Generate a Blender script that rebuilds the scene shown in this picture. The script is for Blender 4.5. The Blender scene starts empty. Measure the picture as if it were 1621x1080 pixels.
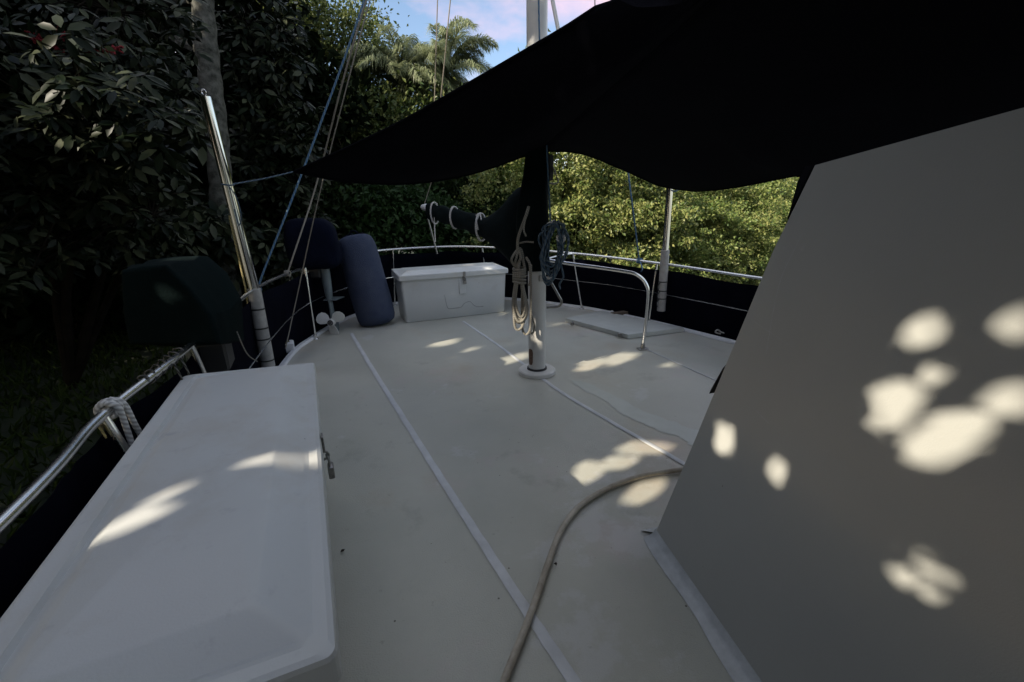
import bpy, math, random
import numpy as np
from mathutils import Vector, Matrix
R = math.radians
sc = bpy.context.scene
col = sc.collection

# ------------------------------------------------------------------ camera, sky, sun, exposure
cam_d = bpy.data.cameras.new("camera"); cam = bpy.data.objects.new("camera", cam_d); col.objects.link(cam)
cam_d.sensor_width = 36; cam_d.lens = 14.658; cam_d.clip_start = 0.02; cam_d.clip_end = 2000
rm = Matrix(((0.999832,0.018325,-0.000000),(-0.005327,0.290653,-0.956814),(-0.017534,0.956653,0.290702)))
cam.matrix_world = Matrix.Translation((0, 0, 1.25)) @ rm.to_4x4()
sc.camera = cam

SUN_AZ = R(40)          # light travels towards (cos, sin) of this angle
SUN_EL = R(28)
to_sun = Vector((-math.cos(SUN_AZ)*math.cos(SUN_EL), -math.sin(SUN_AZ)*math.cos(SUN_EL), math.sin(SUN_EL)))
w = bpy.data.worlds.new("World"); sc.world = w; w.use_nodes = True
nt = w.node_tree; N = nt.nodes; L = nt.links
N.clear()
out = N.new("ShaderNodeOutputWorld"); bg = N.new("ShaderNodeBackground"); bg.inputs[1].default_value = 0.10
sky = N.new("ShaderNodeTexSky"); sky.sky_type = 'NISHITA'; sky.sun_disc = False
sky.sun_elevation = SUN_EL; sky.sun_rotation = math.atan2(to_sun.x, to_sun.y)
sky.air_density = 1.0; sky.dust_density = 1.6; sky.ozone_density = 1.0
tc = N.new("ShaderNodeTexCoord"); mp = N.new("ShaderNodeMapping"); mp.inputs['Scale'].default_value = (1.0, 1.0, 2.2)
mp.inputs['Location'].default_value = (2.124, 0.928, 3.565)
nz = N.new("ShaderNodeTexNoise"); nz.inputs['Scale'].default_value = 2.6; nz.inputs['Detail'].default_value = 8; nz.inputs['Roughness'].default_value = 0.55
rp = N.new("ShaderNodeValToRGB"); rp.color_ramp.elements[0].position = 0.47; rp.color_ramp.elements[1].position = 0.66
mx = N.new("ShaderNodeMix"); mx.data_type = 'RGBA'
nz2 = N.new("ShaderNodeTexNoise"); nz2.inputs['Scale'].default_value = 1.9; nz2.inputs['Detail'].default_value = 3
mp2 = N.new("ShaderNodeMapping"); mp2.inputs['Location'].default_value = (5.435, 5.631, 0.590); rp2 = N.new("ShaderNodeValToRGB")
rp2.color_ramp.elements[0].position = .44; rp2.color_ramp.elements[1].position = .60; rp2.color_ramp.elements[0].color = (.90, .90, .83, 1); rp2.color_ramp.elements[1].color = (.45, .335, .40, 1)
vm = N.new("ShaderNodeMix"); vm.data_type = 'RGBA'; vm.blend_type = 'MULTIPLY'; vm.inputs['Factor'].default_value = 1; vm.inputs['B'].default_value = (9.8, 9.8, 9.8, 1)
L.new(tc.outputs['Generated'], mp2.inputs[0]); L.new(mp2.outputs[0], nz2.inputs['Vector']); L.new(nz2.outputs[0], rp2.inputs[0]); L.new(rp2.outputs[0], vm.inputs['A']); L.new(vm.outputs['Result'], mx.inputs['B'])
L.new(tc.outputs['Generated'], mp.inputs[0]); L.new(mp.outputs[0], nz.inputs['Vector']); L.new(nz.outputs[0], rp.inputs[0])
L.new(rp.outputs[0], mx.inputs['Factor']); L.new(sky.outputs[0], mx.inputs['A']); L.new(mx.outputs['Result'], bg.inputs[0]); L.new(bg.outputs[0], out.inputs[0])

sd = bpy.data.lights.new("sun", 'SUN'); sd.energy = 3.6; sd.angle = R(0.53); sd.color = (1.0, 0.90, 0.75)
so = bpy.data.objects.new("sun", sd); col.objects.link(so)
so.rotation_euler = (-to_sun).to_track_quat('-Z', 'Y').to_euler()
so.location = (-30, -25, 20)
sc.view_settings.view_transform = 'Standard'; sc.view_settings.look = 'None'
sc.view_settings.exposure = 1.3; sc.view_settings.gamma = 1.0
sc.cycles.use_denoising = True
sc.cycles.max_bounces = 8; sc.cycles.transparent_max_bounces = 8

# ------------------------------------------------------------------ boat frame: n to starboard, a towards the rounded end
NV = Vector((.898, .44, 0)); AV = Vector((-.44, .898, 0))
def fr(n, a, z=0.0): v = NV*n + AV*a; return (v.x, v.y, z)
def na(p): p = Vector(p); return p.dot(NV), p.dot(AV)

# ------------------------------------------------------------------ materials
MATS = {}
def mat(name, colr, rough=.5, metal=0., var=0., vscale=8., bump=0., bscale=60., spec=.5, col2=None, detail=6., coat=0., sheen=0.):
    if name in MATS: return MATS[name]
    m = bpy.data.materials.new(name); m.use_nodes = True; MATS[name] = m
    t = m.node_tree; b = t.nodes["Principled BSDF"]
    b.inputs['Base Color'].default_value = (*colr, 1); b.inputs['Roughness'].default_value = rough; b.inputs['Metallic'].default_value = metal
    b.inputs['Specular IOR Level'].default_value = spec; b.inputs['Coat Weight'].default_value = coat; b.inputs['Sheen Weight'].default_value = sheen
    c = t.nodes.new("ShaderNodeTexCoord")
    if var or col2:
        n = t.nodes.new("ShaderNodeTexNoise"); n.inputs['Scale'].default_value = vscale; n.inputs['Detail'].default_value = detail; n.inputs['Roughness'].default_value = .62
        t.links.new(c.outputs['Object'], n.inputs['Vector'])
        rr = t.nodes.new("ShaderNodeValToRGB"); rr.color_ramp.elements[0].position = .32; rr.color_ramp.elements[1].position = .68
        c2 = col2 or tuple(x*(1-var) for x in colr)
        rr.color_ramp.elements[0].color = (*c2, 1); rr.color_ramp.elements[1].color = (*colr, 1)
        t.links.new(n.outputs[0], rr.inputs[0]); t.links.new(rr.outputs[0], b.inputs['Base Color'])
    if bump:
        n2 = t.nodes.new("ShaderNodeTexNoise"); n2.inputs['Scale'].default_value = bscale; n2.inputs['Detail'].default_value = 4
        t.links.new(c.outputs['Object'], n2.inputs['Vector'])
        bp = t.nodes.new("ShaderNodeBump"); bp.inputs['Strength'].default_value = bump; bp.inputs['Distance'].default_value = .01
        t.links.new(n2.outputs[0], bp.inputs['Height']); t.links.new(bp.outputs[0], b.inputs['Normal'])
    return m

def nd(t, kind, **kw):
    n = t.nodes.new(kind)
    for k, v in kw.items():
        if k in n.inputs: n.inputs[k].default_value = v
        else: setattr(n, k, v)
    return n

def layered(name, base, base2, stains, rough=.5, bump=.25, bscale=260., bdist=.002, lscale=1.3, speck=None, rvar=.12, weave=False):
    """painted surface: large tonal variation, shaped stains [(colour, scale, threshold, width, amount, offset)], specks, fine texture"""
    m = bpy.data.materials.new(name); m.use_nodes = True; MATS[name] = m
    t = m.node_tree; b = t.nodes["Principled BSDF"]; c = nd(t, "ShaderNodeTexCoord")
    n0 = nd(t, "ShaderNodeTexNoise", Scale=lscale, Detail=7., Roughness=.6); t.links.new(c.outputs['Object'], n0.inputs['Vector'])
    r0 = nd(t, "ShaderNodeValToRGB"); r0.color_ramp.elements[0].position = .3; r0.color_ramp.elements[1].position = .7
    r0.color_ramp.elements[0].color = (*base2, 1); r0.color_ramp.elements[1].color = (*base, 1)
    t.links.new(n0.outputs[0], r0.inputs[0]); cur = r0.outputs[0]
    for (cc, s, th, wd, am, off) in stains:
        mpp = nd(t, "ShaderNodeMapping"); mpp.inputs['Location'].default_value = off
        t.links.new(c.outputs['Object'], mpp.inputs[0])
        n = nd(t, "ShaderNodeTexNoise", Scale=s, Detail=9., Roughness=.68); t.links.new(mpp.outputs[0], n.inputs['Vector'])
        mr = nd(t, "ShaderNodeMapRange"); mr.inputs['From Min'].default_value = th; mr.inputs['From Max'].default_value = th+wd; mr.inputs['To Max'].default_value = am
        t.links.new(n.outputs[0], mr.inputs['Value'])
        x = nd(t, "ShaderNodeMix", data_type='RGBA'); x.inputs['B'].default_value = (*cc, 1)
        t.links.new(mr.outputs[0], x.inputs['Factor']); t.links.new(cur, x.inputs['A']); cur = x.outputs['Result']
    if speck:
        (cc, s, th, am) = speck
        v = nd(t, "ShaderNodeTexVoronoi", Scale=s); t.links.new(c.outputs['Object'], v.inputs['Vector'])
        nn = nd(t, "ShaderNodeTexNoise", Scale=s*.37, Detail=2.); t.links.new(c.outputs['Object'], nn.inputs['Vector'])
        mu = nd(t, "ShaderNodeMath", operation='MULTIPLY'); t.links.new(nn.outputs[0], mu.inputs[0]); mu.inputs[1].default_value = th*2
        lt = nd(t, "ShaderNodeMath", operation='LESS_THAN'); t.links.new(v.outputs['Distance'], lt.inputs[0]); t.links.new(mu.outputs[0], lt.inputs[1])
        m2 = nd(t, "ShaderNodeMath", operation='MULTIPLY'); t.links.new(lt.outputs[0], m2.inputs[0]); m2.inputs[1].default_value = am
        x = nd(t, "ShaderNodeMix", data_type='RGBA'); x.inputs['B'].default_value = (*cc, 1)
        t.links.new(m2.outputs[0], x.inputs['Factor']); t.links.new(cur, x.inputs['A']); cur = x.outputs['Result']
    t.links.new(cur, b.inputs['Base Color'])
    mr = nd(t, "ShaderNodeMapRange"); mr.inputs['To Min'].default_value = rough-rvar; mr.inputs['To Max'].default_value = rough+rvar
    t.links.new(n0.outputs[0], mr.inputs['Value']); t.links.new(mr.outputs[0], b.inputs['Roughness'])
    n2 = nd(t, "ShaderNodeTexNoise", Scale=bscale, Detail=3.); t.links.new(c.outputs['Object'], n2.inputs['Vector'])
    bp = nd(t, "ShaderNodeBump", Strength=bump, Distance=bdist); t.links.new(n2.outputs[0], bp.inputs['Height'])
    t.links.new(bp.outputs[0], b.inputs['Normal'])
    return m

layered("deck_paint", (.495, .488, .42), (.395, .393, .335),
        [((.40, .33, .24), 1.1, .53, .16, .6, (3.1, .7, 0)), ((.50, .42, .40), 2.3, .56, .14, .5, (7.7, 2.2, 0)),
         ((.27, .26, .22), 3.0, .59, .12, .5, (1.3, 9.1, 0)), ((.56, .56, .55), .9, .58, .03, .4, (5.9, 4.4, 0)), ((.24, .22, .18), 26., .64, .08, .5, (0, 0, 0))],
        rough=.36, bump=.55, bscale=210., bdist=.003, speck=((.06, .05, .04), 9., .03, .85))
layered("box_paint", (.60, .61, .585), (.54, .548, .53),
        [((.46, .42, .35), 2.1, .54, .14, .45, (2.2, 1.7, 0)), ((.30, .32, .36), 3.1, .66, .06, .5, (8.2, .4, 0)), ((.42, .42, .42), 18., .60, .1, .4, (0, 0, 0))],
        rough=.38, bump=.12, bscale=240., speck=((.08, .07, .06), 11., .02, .7))
layered("wall_paint", (.435, .435, .40), (.385, .386, .355),
        [((.40, .38, .31), 1.2, .60, .15, .4, (4.2, 1.1, 3)), ((.60, .60, .58), 2.5, .69, .03, .25, (1, 8, 2))],
        rough=.4, bump=.14, bscale=330., speck=((.1, .09, .07), 8., .016, .7))
mat("white_paint", (.70, .71, .72), .35, var=.12, vscale=5)
mat("strip_paint", (.60, .61, .61), .45, var=.22, vscale=9)
mat("mast_paint", (.66, .65, .61), .33, var=.13, vscale=7, bump=.05, bscale=40)
mat("rubber", (.02, .02, .02), .6)
mat("rust", (.20, .12, .08), .8, var=.5, vscale=60, bump=.3)
mat("stainless", (.76, .755, .74), .24, 1., var=.15, vscale=18)
mat("chrome", (.65, .64, .62), .14, 1.)
mat("dull_metal", (.34, .33, .31), .42, 1., var=.4, vscale=60)
mat("plastic_pipe", (.36, .35, .33), .35, var=.35, vscale=14)
mat("black_fabric", (.006, .006, .010), .9, var=.4, vscale=5, bump=.3, bscale=220, spec=.15)
mat("awning_fabric", (.0045, .0045, .0075), .95, var=.3, vscale=3, bump=.3, bscale=160, spec=.08)
mat("cloth_fabric", (.003, .0035, .008), .95, var=.4, vscale=4, bump=.3, bscale=160, spec=.03)
mat("green_canvas", (.0035, .009, .009), .9, var=.4, vscale=4, bump=.4, bscale=90, spec=.06)
mat("navy_canvas", (.0035, .0055, .015), .9, var=.4, vscale=5, bump=.4, bscale=90, spec=.06)
mat("sail_canvas", (.0035, .0085, .009), .9, var=.4, vscale=4, bump=.35, bscale=70, spec=.08)
mat("fender_cover", (.032, .044, .082), .9, col2=(.058, .068, .100), vscale=4.5, bump=.6, bscale=120, spec=.25)
mat("grey_paint", (.13, .16, .17), .45, var=.3, vscale=12)
mat("prop_white", (.66, .66, .62), .35, var=.1)
mat("hub_dark", (.05, .05, .05), .4)
mat("wood_block", (.13, .10, .075), .7, var=.5, vscale=22)
mat("moss", (.10, .10, .035), .95, var=.6, vscale=60, bump=.6, bscale=120)
mat("bead", (.52, .54, .54), .4, var=.3, vscale=14, bump=.3, bscale=30)
mat("wire", (.17, .15, .12), .5, .3)
mat("hose_mat", (.56, .51, .41), .5, col2=(.28, .24, .18), vscale=9, bump=.15, bscale=80)
mat("leaf_litter", (.03, .02, .015), .9)
mat("black_hull", (.02, .022, .03), .35)

def rope_mat(name, c1, c2, turns=110., rough=.8):
    m = bpy.data.materials.new(name); m.use_nodes = True; MATS[name] = m
    t = m.node_tree; b = t.nodes["Principled BSDF"]; uv = nd(t, "ShaderNodeUVMap")
    sp = nd(t, "ShaderNodeSeparateXYZ"); t.links.new(uv.outputs[0], sp.inputs[0])
    a1 = nd(t, "ShaderNodeMath", operation='MULTIPLY'); t.links.new(sp.outputs['Y'], a1.inputs[0]); a1.inputs[1].default_value = turns
    a2 = nd(t, "ShaderNodeMath", operation='MULTIPLY_ADD'); t.links.new(sp.outputs['X'], a2.inputs[0]); a2.inputs[1].default_value = 2.; t.links.new(a1.outputs[0], a2.inputs[2])
    a3 = nd(t, "ShaderNodeMath", operation='FRACT'); t.links.new(a2.outputs[0], a3.inputs[0])
    a4 = nd(t, "ShaderNodeMath", operation='PINGPONG'); t.links.new(a3.outputs[0], a4.inputs[0]); a4.inputs[1].default_value = .5
    rr = nd(t, "ShaderNodeValToRGB"); rr.color_ramp.elements[0].position = .12; rr.color_ramp.elements[1].position = .38
    rr.color_ramp.elements[0].color = (*c2, 1); rr.color_ramp.elements[1].color = (*c1, 1)
    t.links.new(a4.outputs[0], rr.inputs[0]); t.links.new(rr.outputs[0], b.inputs['Base Color']); b.inputs['Roughness'].default_value = rough
    bp = nd(t, "ShaderNodeBump", Strength=.6, Distance=.003); t.links.new(a4.outputs[0], bp.inputs['Height']); t.links.new(bp.outputs[0], b.inputs['Normal'])
rope_mat("rope_white", (.62, .61, .58), (.34, .33, .31), 60)
rope_mat("rope_grey", (.25, .235, .20), (.14, .13, .105), 70)
rope_mat("rope_blue", (.025, .10, .22), (.12, .18, .22), 22)
rope_mat("rope_darkblue", (.012, .045, .085), (.10, .13, .15), 22)
rope_mat("rope_fleck", (.008, .008, .008), (.14, .135, .12), 30)
rope_mat("rope_yellow", (.40, .33, .12), (.22, .19, .10), 40)

def leaf_mat(name, cols, trans=.35, rough=.45, spec=.4, back=None):
    m = bpy.data.materials.new(name); m.use_nodes = True; MATS[name] = m
    t = m.node_tree; b = t.nodes["Principled BSDF"]; o = t.nodes["Material Output"]
    g = nd(t, "ShaderNodeNewGeometry"); rr = nd(t, "ShaderNodeValToRGB"); e = rr.color_ramp.elements
    e[0].color = (*cols[0], 1); e[-1].color = (*cols[-1], 1)
    for i, c in enumerate(cols[1:-1]):
        k = e.new((i+1)/(len(cols)-1)); k.color = (*c, 1)
    t.links.new(g.outputs['Random Per Island'], rr.inputs[0]); t.links.new(rr.outputs[0], b.inputs['Base Color'])
    b.inputs['Roughness'].default_value = rough; b.inputs['Specular IOR Level'].default_value = spec
    tr = nd(t, "ShaderNodeBsdfTranslucent"); t.links.new(rr.outputs[0], tr.inputs[0])
    ms = nd(t, "ShaderNodeMixShader"); ms.inputs[0].default_value = trans
    t.links.new(b.outputs[0], ms.inputs[1]); t.links.new(tr.outputs[0], ms.inputs[2]); t.links.new(ms.outputs[0], o.inputs[0])
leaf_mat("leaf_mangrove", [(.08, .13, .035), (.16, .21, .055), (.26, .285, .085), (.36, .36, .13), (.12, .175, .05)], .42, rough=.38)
leaf_mat("leaf_bright", [(.10, .17, .045), (.20, .26, .07), (.31, .335, .11), (.15, .22, .06)], .42, rough=.38)
leaf_mat("leaf_olive", [(.055, .09, .025), (.10, .135, .035), (.17, .185, .055), (.07, .105, .03)])
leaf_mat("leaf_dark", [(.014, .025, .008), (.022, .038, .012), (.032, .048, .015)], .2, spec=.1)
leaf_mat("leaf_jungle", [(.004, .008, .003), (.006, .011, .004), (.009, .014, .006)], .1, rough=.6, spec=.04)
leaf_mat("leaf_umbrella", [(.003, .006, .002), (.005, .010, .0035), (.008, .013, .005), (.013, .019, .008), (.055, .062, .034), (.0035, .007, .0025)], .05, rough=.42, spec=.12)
leaf_mat("leaf_bush", [(.018, .042, .012), (.03, .062, .018), (.04, .072, .024)], .25, spec=.15)
leaf_mat("leaf_palm", [(.16, .20, .10), (.24, .28, .15), (.31, .33, .2), (.20, .24, .12)], .42)
leaf_mat("leaf_palm_dark", [(.04, .055, .02), (.06, .075, .025)], .2)
mat("flower_red", (.17, .02, .025), .7, spec=.1)
mat("bark_grey", (.13, .128, .11), .9, spec=.1, col2=(.025, .026, .02), vscale=11, bump=1., bscale=30, detail=10)
mat("bark_brown", (.018, .015, .011), .9, spec=.02, col2=(.007, .006, .005), vscale=7, bump=.8, bscale=24)
mat("bark_pale", (.22, .17, .13), .9, col2=(.10, .08, .06), vscale=7, bump=.7, bscale=20)

# ------------------------------------------------------------------ mesh helpers
def cat(pts, seg=8, closed=False):
    P = [Vector(p) for p in pts]; n = len(P); o = []
    rng = range(n) if closed else range(n-1)
    for i in rng:
        p1, p2 = P[i], P[(i+1) % n]
        p0 = P[i-1] if (i > 0 or closed) else p1*2-p2
        p3 = P[(i+2) % n] if (i+2 < n or closed) else p2*2-p1
        for k in range(seg):
            t = k/seg
            o.append(.5*((2*p1)+(p2-p0)*t+(2*p0-5*p1+4*p2-p3)*t*t+(3*p1-p0-3*p2+p3)*t**3))
    if not closed: o.append(P[-1].copy())
    return o

class MB:
    def __init__(s): s.v = []; s.f = []; s.uv = []
    def add(s, vs, fs, uvs=None):
        b = len(s.v); s.v += [Vector(v) for v in vs]
        for i, f in enumerate(fs):
            s.f.append([b+k for k in f]); s.uv.append(uvs[i] if uvs else [(0, 0)]*len(f))
        return s
    def tube(s, pts, r, sides=8, caps=True, closed=False):
        P = [Vector(p) for p in pts]; n = len(P); rr = r if isinstance(r, (list, tuple)) else [r]*n
        T = []
        for i in range(n):
            if closed: d = P[(i+1) % n]-P[i-1]
            else: d = P[min(i+1, n-1)]-P[max(i-1, 0)]
            T.append(d.normalized() if d.length > 1e-9 else Vector((0, 0, 1)))
        a = Vector((0, 0, 1)) if abs(T[0].z) < .9 else Vector((1, 0, 0))
        x = (a-T[0]*a.dot(T[0])).normalized(); vs = []; ln = [0.]
        for i in range(n):
            x = (x-T[i]*x.dot(T[i])).normalized(); y = T[i].cross(x)
            for k in range(sides):
                t = 2*math.pi*k/sides; vs.append(P[i]+(x*math.cos(t)+y*math.sin(t))*rr[i])
            if i: ln.append(ln[-1]+(P[i]-P[i-1]).length)
        fs = []; uv = []
        m = n if closed else n-1
        for i in range(m):
            j = (i+1) % n; l2 = ln[j] if j else ln[-1]+(P[0]-P[-1]).length
            for k in range(sides):
                k2 = (k+1) % sides
                fs.append([i*sides+k, i*sides+k2, j*sides+k2, j*sides+k])
                uv.append([(k/sides, ln[i]), ((k+1)/sides, ln[i]), ((k+1)/sides, l2), (k/sides, l2)])
        if caps and not closed:
            fs.append(list(range(sides))[::-1]); uv.append([(0, 0)]*sides)
            fs.append([(n-1)*sides+k for k in range(sides)]); uv.append([(0, 0)]*sides)
        return s.add(vs, fs, uv)
    def loft(s, loops, cap0=True, cap1=True, closed=True):
        n = len(loops[0]); vs = [p for l in loops for p in l]; fs = []
        for i in range(len(loops)-1):
            for k in range(n if closed else n-1):
                k2 = (k+1) % n; fs.append([i*n+k, i*n+k2, (i+1)*n+k2, (i+1)*n+k])
        if cap0: fs.append(list(range(n))[::-1])
        if cap1: fs.append([(len(loops)-1)*n+k for k in range(n)])
        return s.add(vs, fs)
    def box(s, c, ex, ey, ez, bev=.003):
        """rounded-edge box: centre, three half-extent vectors"""
        c, ex, ey, ez = map(Vector, (c, ex, ey, ez)); lx, ly, lz = ex.length, ey.length, ez.length
        ux, uy, uz = ex/lx, ey/ly, ez/lz; b = min(bev, lx*.45, ly*.45, lz*.45)
        def lp(i, z):
            X, Y = lx-i, ly-i; k = b*.6
            return [c+ux*a+uy*d+uz*z for a, d in ((X, -Y+k), (X, Y-k), (X-k, Y), (-X+k, Y), (-X, Y-k), (-X, -Y+k), (-X+k, -Y), (X-k, -Y))]
        return s.loft([lp(b, -lz), lp(0, -lz+b), lp(0, lz-b), lp(b, lz)])
    def disc(s, c, ax, r, h, sides=24, bev=.004):
        c, ax = Vector(c), Vector(ax).normalized()
        return s.tube([c, c+ax*bev*.01, c+ax*bev, c+ax*(h-bev), c+ax*(h-bev*.01), c+ax*h][0:6], [r-bev, r-bev, r, r, r-bev, r-bev], sides)
    def torus(s, c, ax, Rr, r, n=20, sides=8):
        ax = Vector(ax).normalized(); a = Vector((0, 0, 1)) if abs(ax.z) < .9 else Vector((1, 0, 0)); x = (a-ax*a.dot(ax)).normalized(); y = ax.cross(x)
        return s.tube([Vector(c)+(x*math.cos(2*math.pi*k/n)+y*math.sin(2*math.pi*k/n))*Rr for k in range(n)], r, sides, closed=True)
    def build(s, name, material, parent=None, smooth=True, angle=38, solid=0., sub=0):
        off = Vector((0, 0, 0)); p = parent
        while p is not None: off += Vector(p.location); p = p.parent
        me = bpy.data.meshes.new(name); me.from_pydata([tuple(v-off) for v in s.v], [], s.f)
        ul = me.uv_layers.new(name="UVMap"); flat = [c for u in s.uv for q in u for c in q]
        ul.data.foreach_set("uv", flat)
        me.materials.append(MATS[material])
        if smooth:
            me.polygons.foreach_set("use_smooth", [True]*len(me.polygons))
            me.set_sharp_from_angle(angle=R(angle))
        me.update()
        o = bpy.data.objects.new(name, me); col.objects.link(o)
        if parent is not None: o.parent = parent
        if solid:
            k = o.modifiers.new("solid", 'SOLIDIFY'); k.thickness = solid
        if sub:
            k = o.modifiers.new("sub", 'SUBSURF'); k.levels = sub; k.render_levels = sub
        return o

def tag(o, label=None, category=None, group=None, kind=None):
    for k, v in (("label", label), ("category", category), ("group", group), ("kind", kind)):
        if v: o[k] = v
    return o
def thing(name, loc, label, category, group=None):
    o = bpy.data.objects.new(name, None); o.empty_display_size = .1; col.objects.link(o); o.location = loc
    return tag(o, label, category, group)
def noise2(x, y, s=0):
    return (math.sin(x*1.7+s)+math.sin(y*2.3+s*1.3)+math.sin((x+y)*1.1+s*.7)+math.sin((x-y)*2.9+s*2.1))/4

# ------------------------------------------------------------------ land and water
def bank_d(x, y):
    n = .898*x+.44*y; a = -.44*x+.898*y
    d1 = -1.0-n
    yb = 9.2+.66*(x+1)
    if x < -1: yb = 9.2+1.2*(x+1)
    d2 = (y-yb)*.9
    return max(d1, d2)
def land_z(x, y):
    d = bank_d(x, y)
    t = min(1, max(0, (d+.5)/1.3)); t = t*t*(3-2*t)
    return -2.4+t*1.9+(.05*noise2(x*1.3, y*1.1) + .3*max(0., min(1., (d-6)/30)))*(t > .5)
xs = sorted(set([-300, -200, -130, -90, -60, -40]+[x*.5-30 for x in range(0, 140)]+[45, 55, 70, 100, 150, 220, 300]))
ys = sorted(set([-300, -200, -120, -80, -50, -30, -20]+[y*.5-14 for y in range(0, 110)]+[45, 55, 70, 100, 150, 220, 300]))
g = MB(); g.add([(x, y, land_z(x, y)) for y in ys for x in xs], [[j*len(xs)+i, j*len(xs)+i+1, (j+1)*len(xs)+i+1, (j+1)*len(xs)+i] for j in range(len(ys)-1) for i in range(len(xs)-1)])
mat("lawn", (.022, .034, .010), .95, col2=(.014, .016, .008), vscale=1.4, bump=.8, bscale=18)
tag(g.build("ground", "lawn"), kind="structure")
wm = bpy.data.materials.new("water"); wm.use_nodes = True; MATS["water"] = wm; b = wm.node_tree.nodes["Principled BSDF"]
b.inputs['Base Color'].default_value = (.03, .032, .014, 1); b.inputs['Roughness'].default_value = .06; b.inputs['IOR'].default_value = 1.33
c = nd(wm.node_tree, "ShaderNodeTexCoord"); n = nd(wm.node_tree, "ShaderNodeTexNoise", Scale=1.6, Detail=4.); wm.node_tree.links.new(c.outputs['Object'], n.inputs['Vector'])
bp = nd(wm.node_tree, "ShaderNodeBump", Strength=.12, Distance=.1); wm.node_tree.links.new(n.outputs[0], bp.inputs['Height']); wm.node_tree.links.new(bp.outputs[0], b.inputs['Normal'])
g = MB(); g.add([(-300, -300, -1.2), (300, -300, -1.2), (300, 300, -1.2), (-300, 300, -1.2)], [[0, 1, 2, 3]])
tag(g.build("water", "water"), kind="structure")

# ------------------------------------------------------------------ the boat
N0 = 1.6
HW = [(-4.5, 1.75), (-3.5, 2.0), (-1, 2.14), (1, 2.15), (2, 2.12), (3, 2.04), (3.6, 1.98), (4.4, 1.82), (4.8, 1.66), (5.2, 1.47), (5.6, 1.22), (6.0, .85), (6.28, .42)]
def halfw(a):
    for (a0, w0), (a1, w1) in zip(HW, HW[1:]):
        if a0 <= a <= a1: return w0+(w1-w0)*(a-a0)/(a1-a0)
    return HW[0][1] if a < HW[0][0] else 0.
ctrl = [(N0-w_, a_, 0) for a_, w_ in HW]+[(N0, 6.4, 0)]+[(N0+w_, a_, 0) for a_, w_ in reversed(HW)]
outl = [Vector(fr(p.x, p.y)) for p in cat(ctrl, 6)]
cen = Vector(fr(N0, 1.5))
def ring(off, z): return [Vector((p.x, p.y, z))+(Vector((p.x-cen.x, p.y-cen.y, 0)).normalized()*off) for p in outl]
boat = thing("boat", fr(N0, 1.5, -1.2), "white motor sailer with broad pale painted deck and slanted cream deckhouse wall", "boat")
d = MB(); top = ring(-.01, 0); d.add(top, [list(range(len(top)))]); deck = d.build("deck", "deck_paint", boat, smooth=False)
h = MB(); h.loft([ring(.0, -.02), ring(.03, -.1), ring(-.1, -.7), ring(-.45, -1.6)], cap0=False); h.build("hull", "white_paint", boat)
tr = MB(); tr.loft([ring(.012, -.02), ring(.012, .022), ring(.004, .03), ring(-.045, .03), ring(-.052, .022), ring(-.052, .002)], cap0=False, cap1=False)
tr.build("toe_rail", "white_paint", boat)
def strip(pts, wd, z0=.003, h_=.0016, name="seam_strip"):
    m = MB(); P = cat(pts, 6); lo = []
    for i, p in enumerate(P):
        dd = (P[min(i+1, len(P)-1)]-P[max(i-1, 0)]).normalized(); s_ = Vector((dd.y, -dd.x, 0)); jit = .0015*math.sin(i*2.7)
        lo.append([p+s_*(-wd/2+jit)+Vector((0, 0, z0)), p+s_*(-wd*.35)+Vector((0, 0, z0+h_)), p+s_*(wd*.35)+Vector((0, 0, z0+h_)), p+s_*(wd/2+jit)+Vector((0, 0, z0))])
    m.loft(lo, False, False, closed=False); return m.build(name, "strip_paint", boat)
s1 = [(-1.806,4.521,0.000), (-1.197,3.352,0.000), (-0.700,2.416,0.000), (-0.402,1.855,0.000), (-0.158,1.403,0.000), (0.025,1.067,0.000), (0.150,0.844,0.000)]
strip(s1+[(Vector(s1[-1])*2-Vector(s1[-2]))[:]], .036)
strip([(-0.598,4.981,0.000), (-0.130,3.950,0.000), (0.302,2.913,0.000), (0.588,2.374,0.000), (0.868,1.888,0.000), (0.991,1.660,0.000)], .032)
strip([(1.263,3.785,0.000), (1.383,3.453,0.000), (1.543,3.017,0.000), (1.691,2.628,0.000)], .014, h_=.002)
mat("worn_paint", (.47, .485, .44), .42, col2=(.42, .435, .385), vscale=7)
rw_ = random.Random(3); oc_ = cat([(0.459,3.012,0.002), (0.593,2.943,0.002), (0.762,2.663,0.002), (0.887,2.436,0.002), (1.040,2.286,0.002), (1.159,2.145,0.002), (1.065,1.980,0.002), (0.986,2.081,0.002), (0.919,2.168,0.002), (0.803,2.295,0.002), (0.705,2.443,0.002), (0.646,2.637,0.002), (0.525,2.827,0.002)], 6, True)
oc_ = [p+Vector((rw_.gauss(0, .008), rw_.gauss(0, .012), 0)) for p in oc_]
m = MB(); m.add(oc_, [list(range(len(oc_)))]); m.build("worn_patch", "worn_paint", deck, smooth=False)

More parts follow.
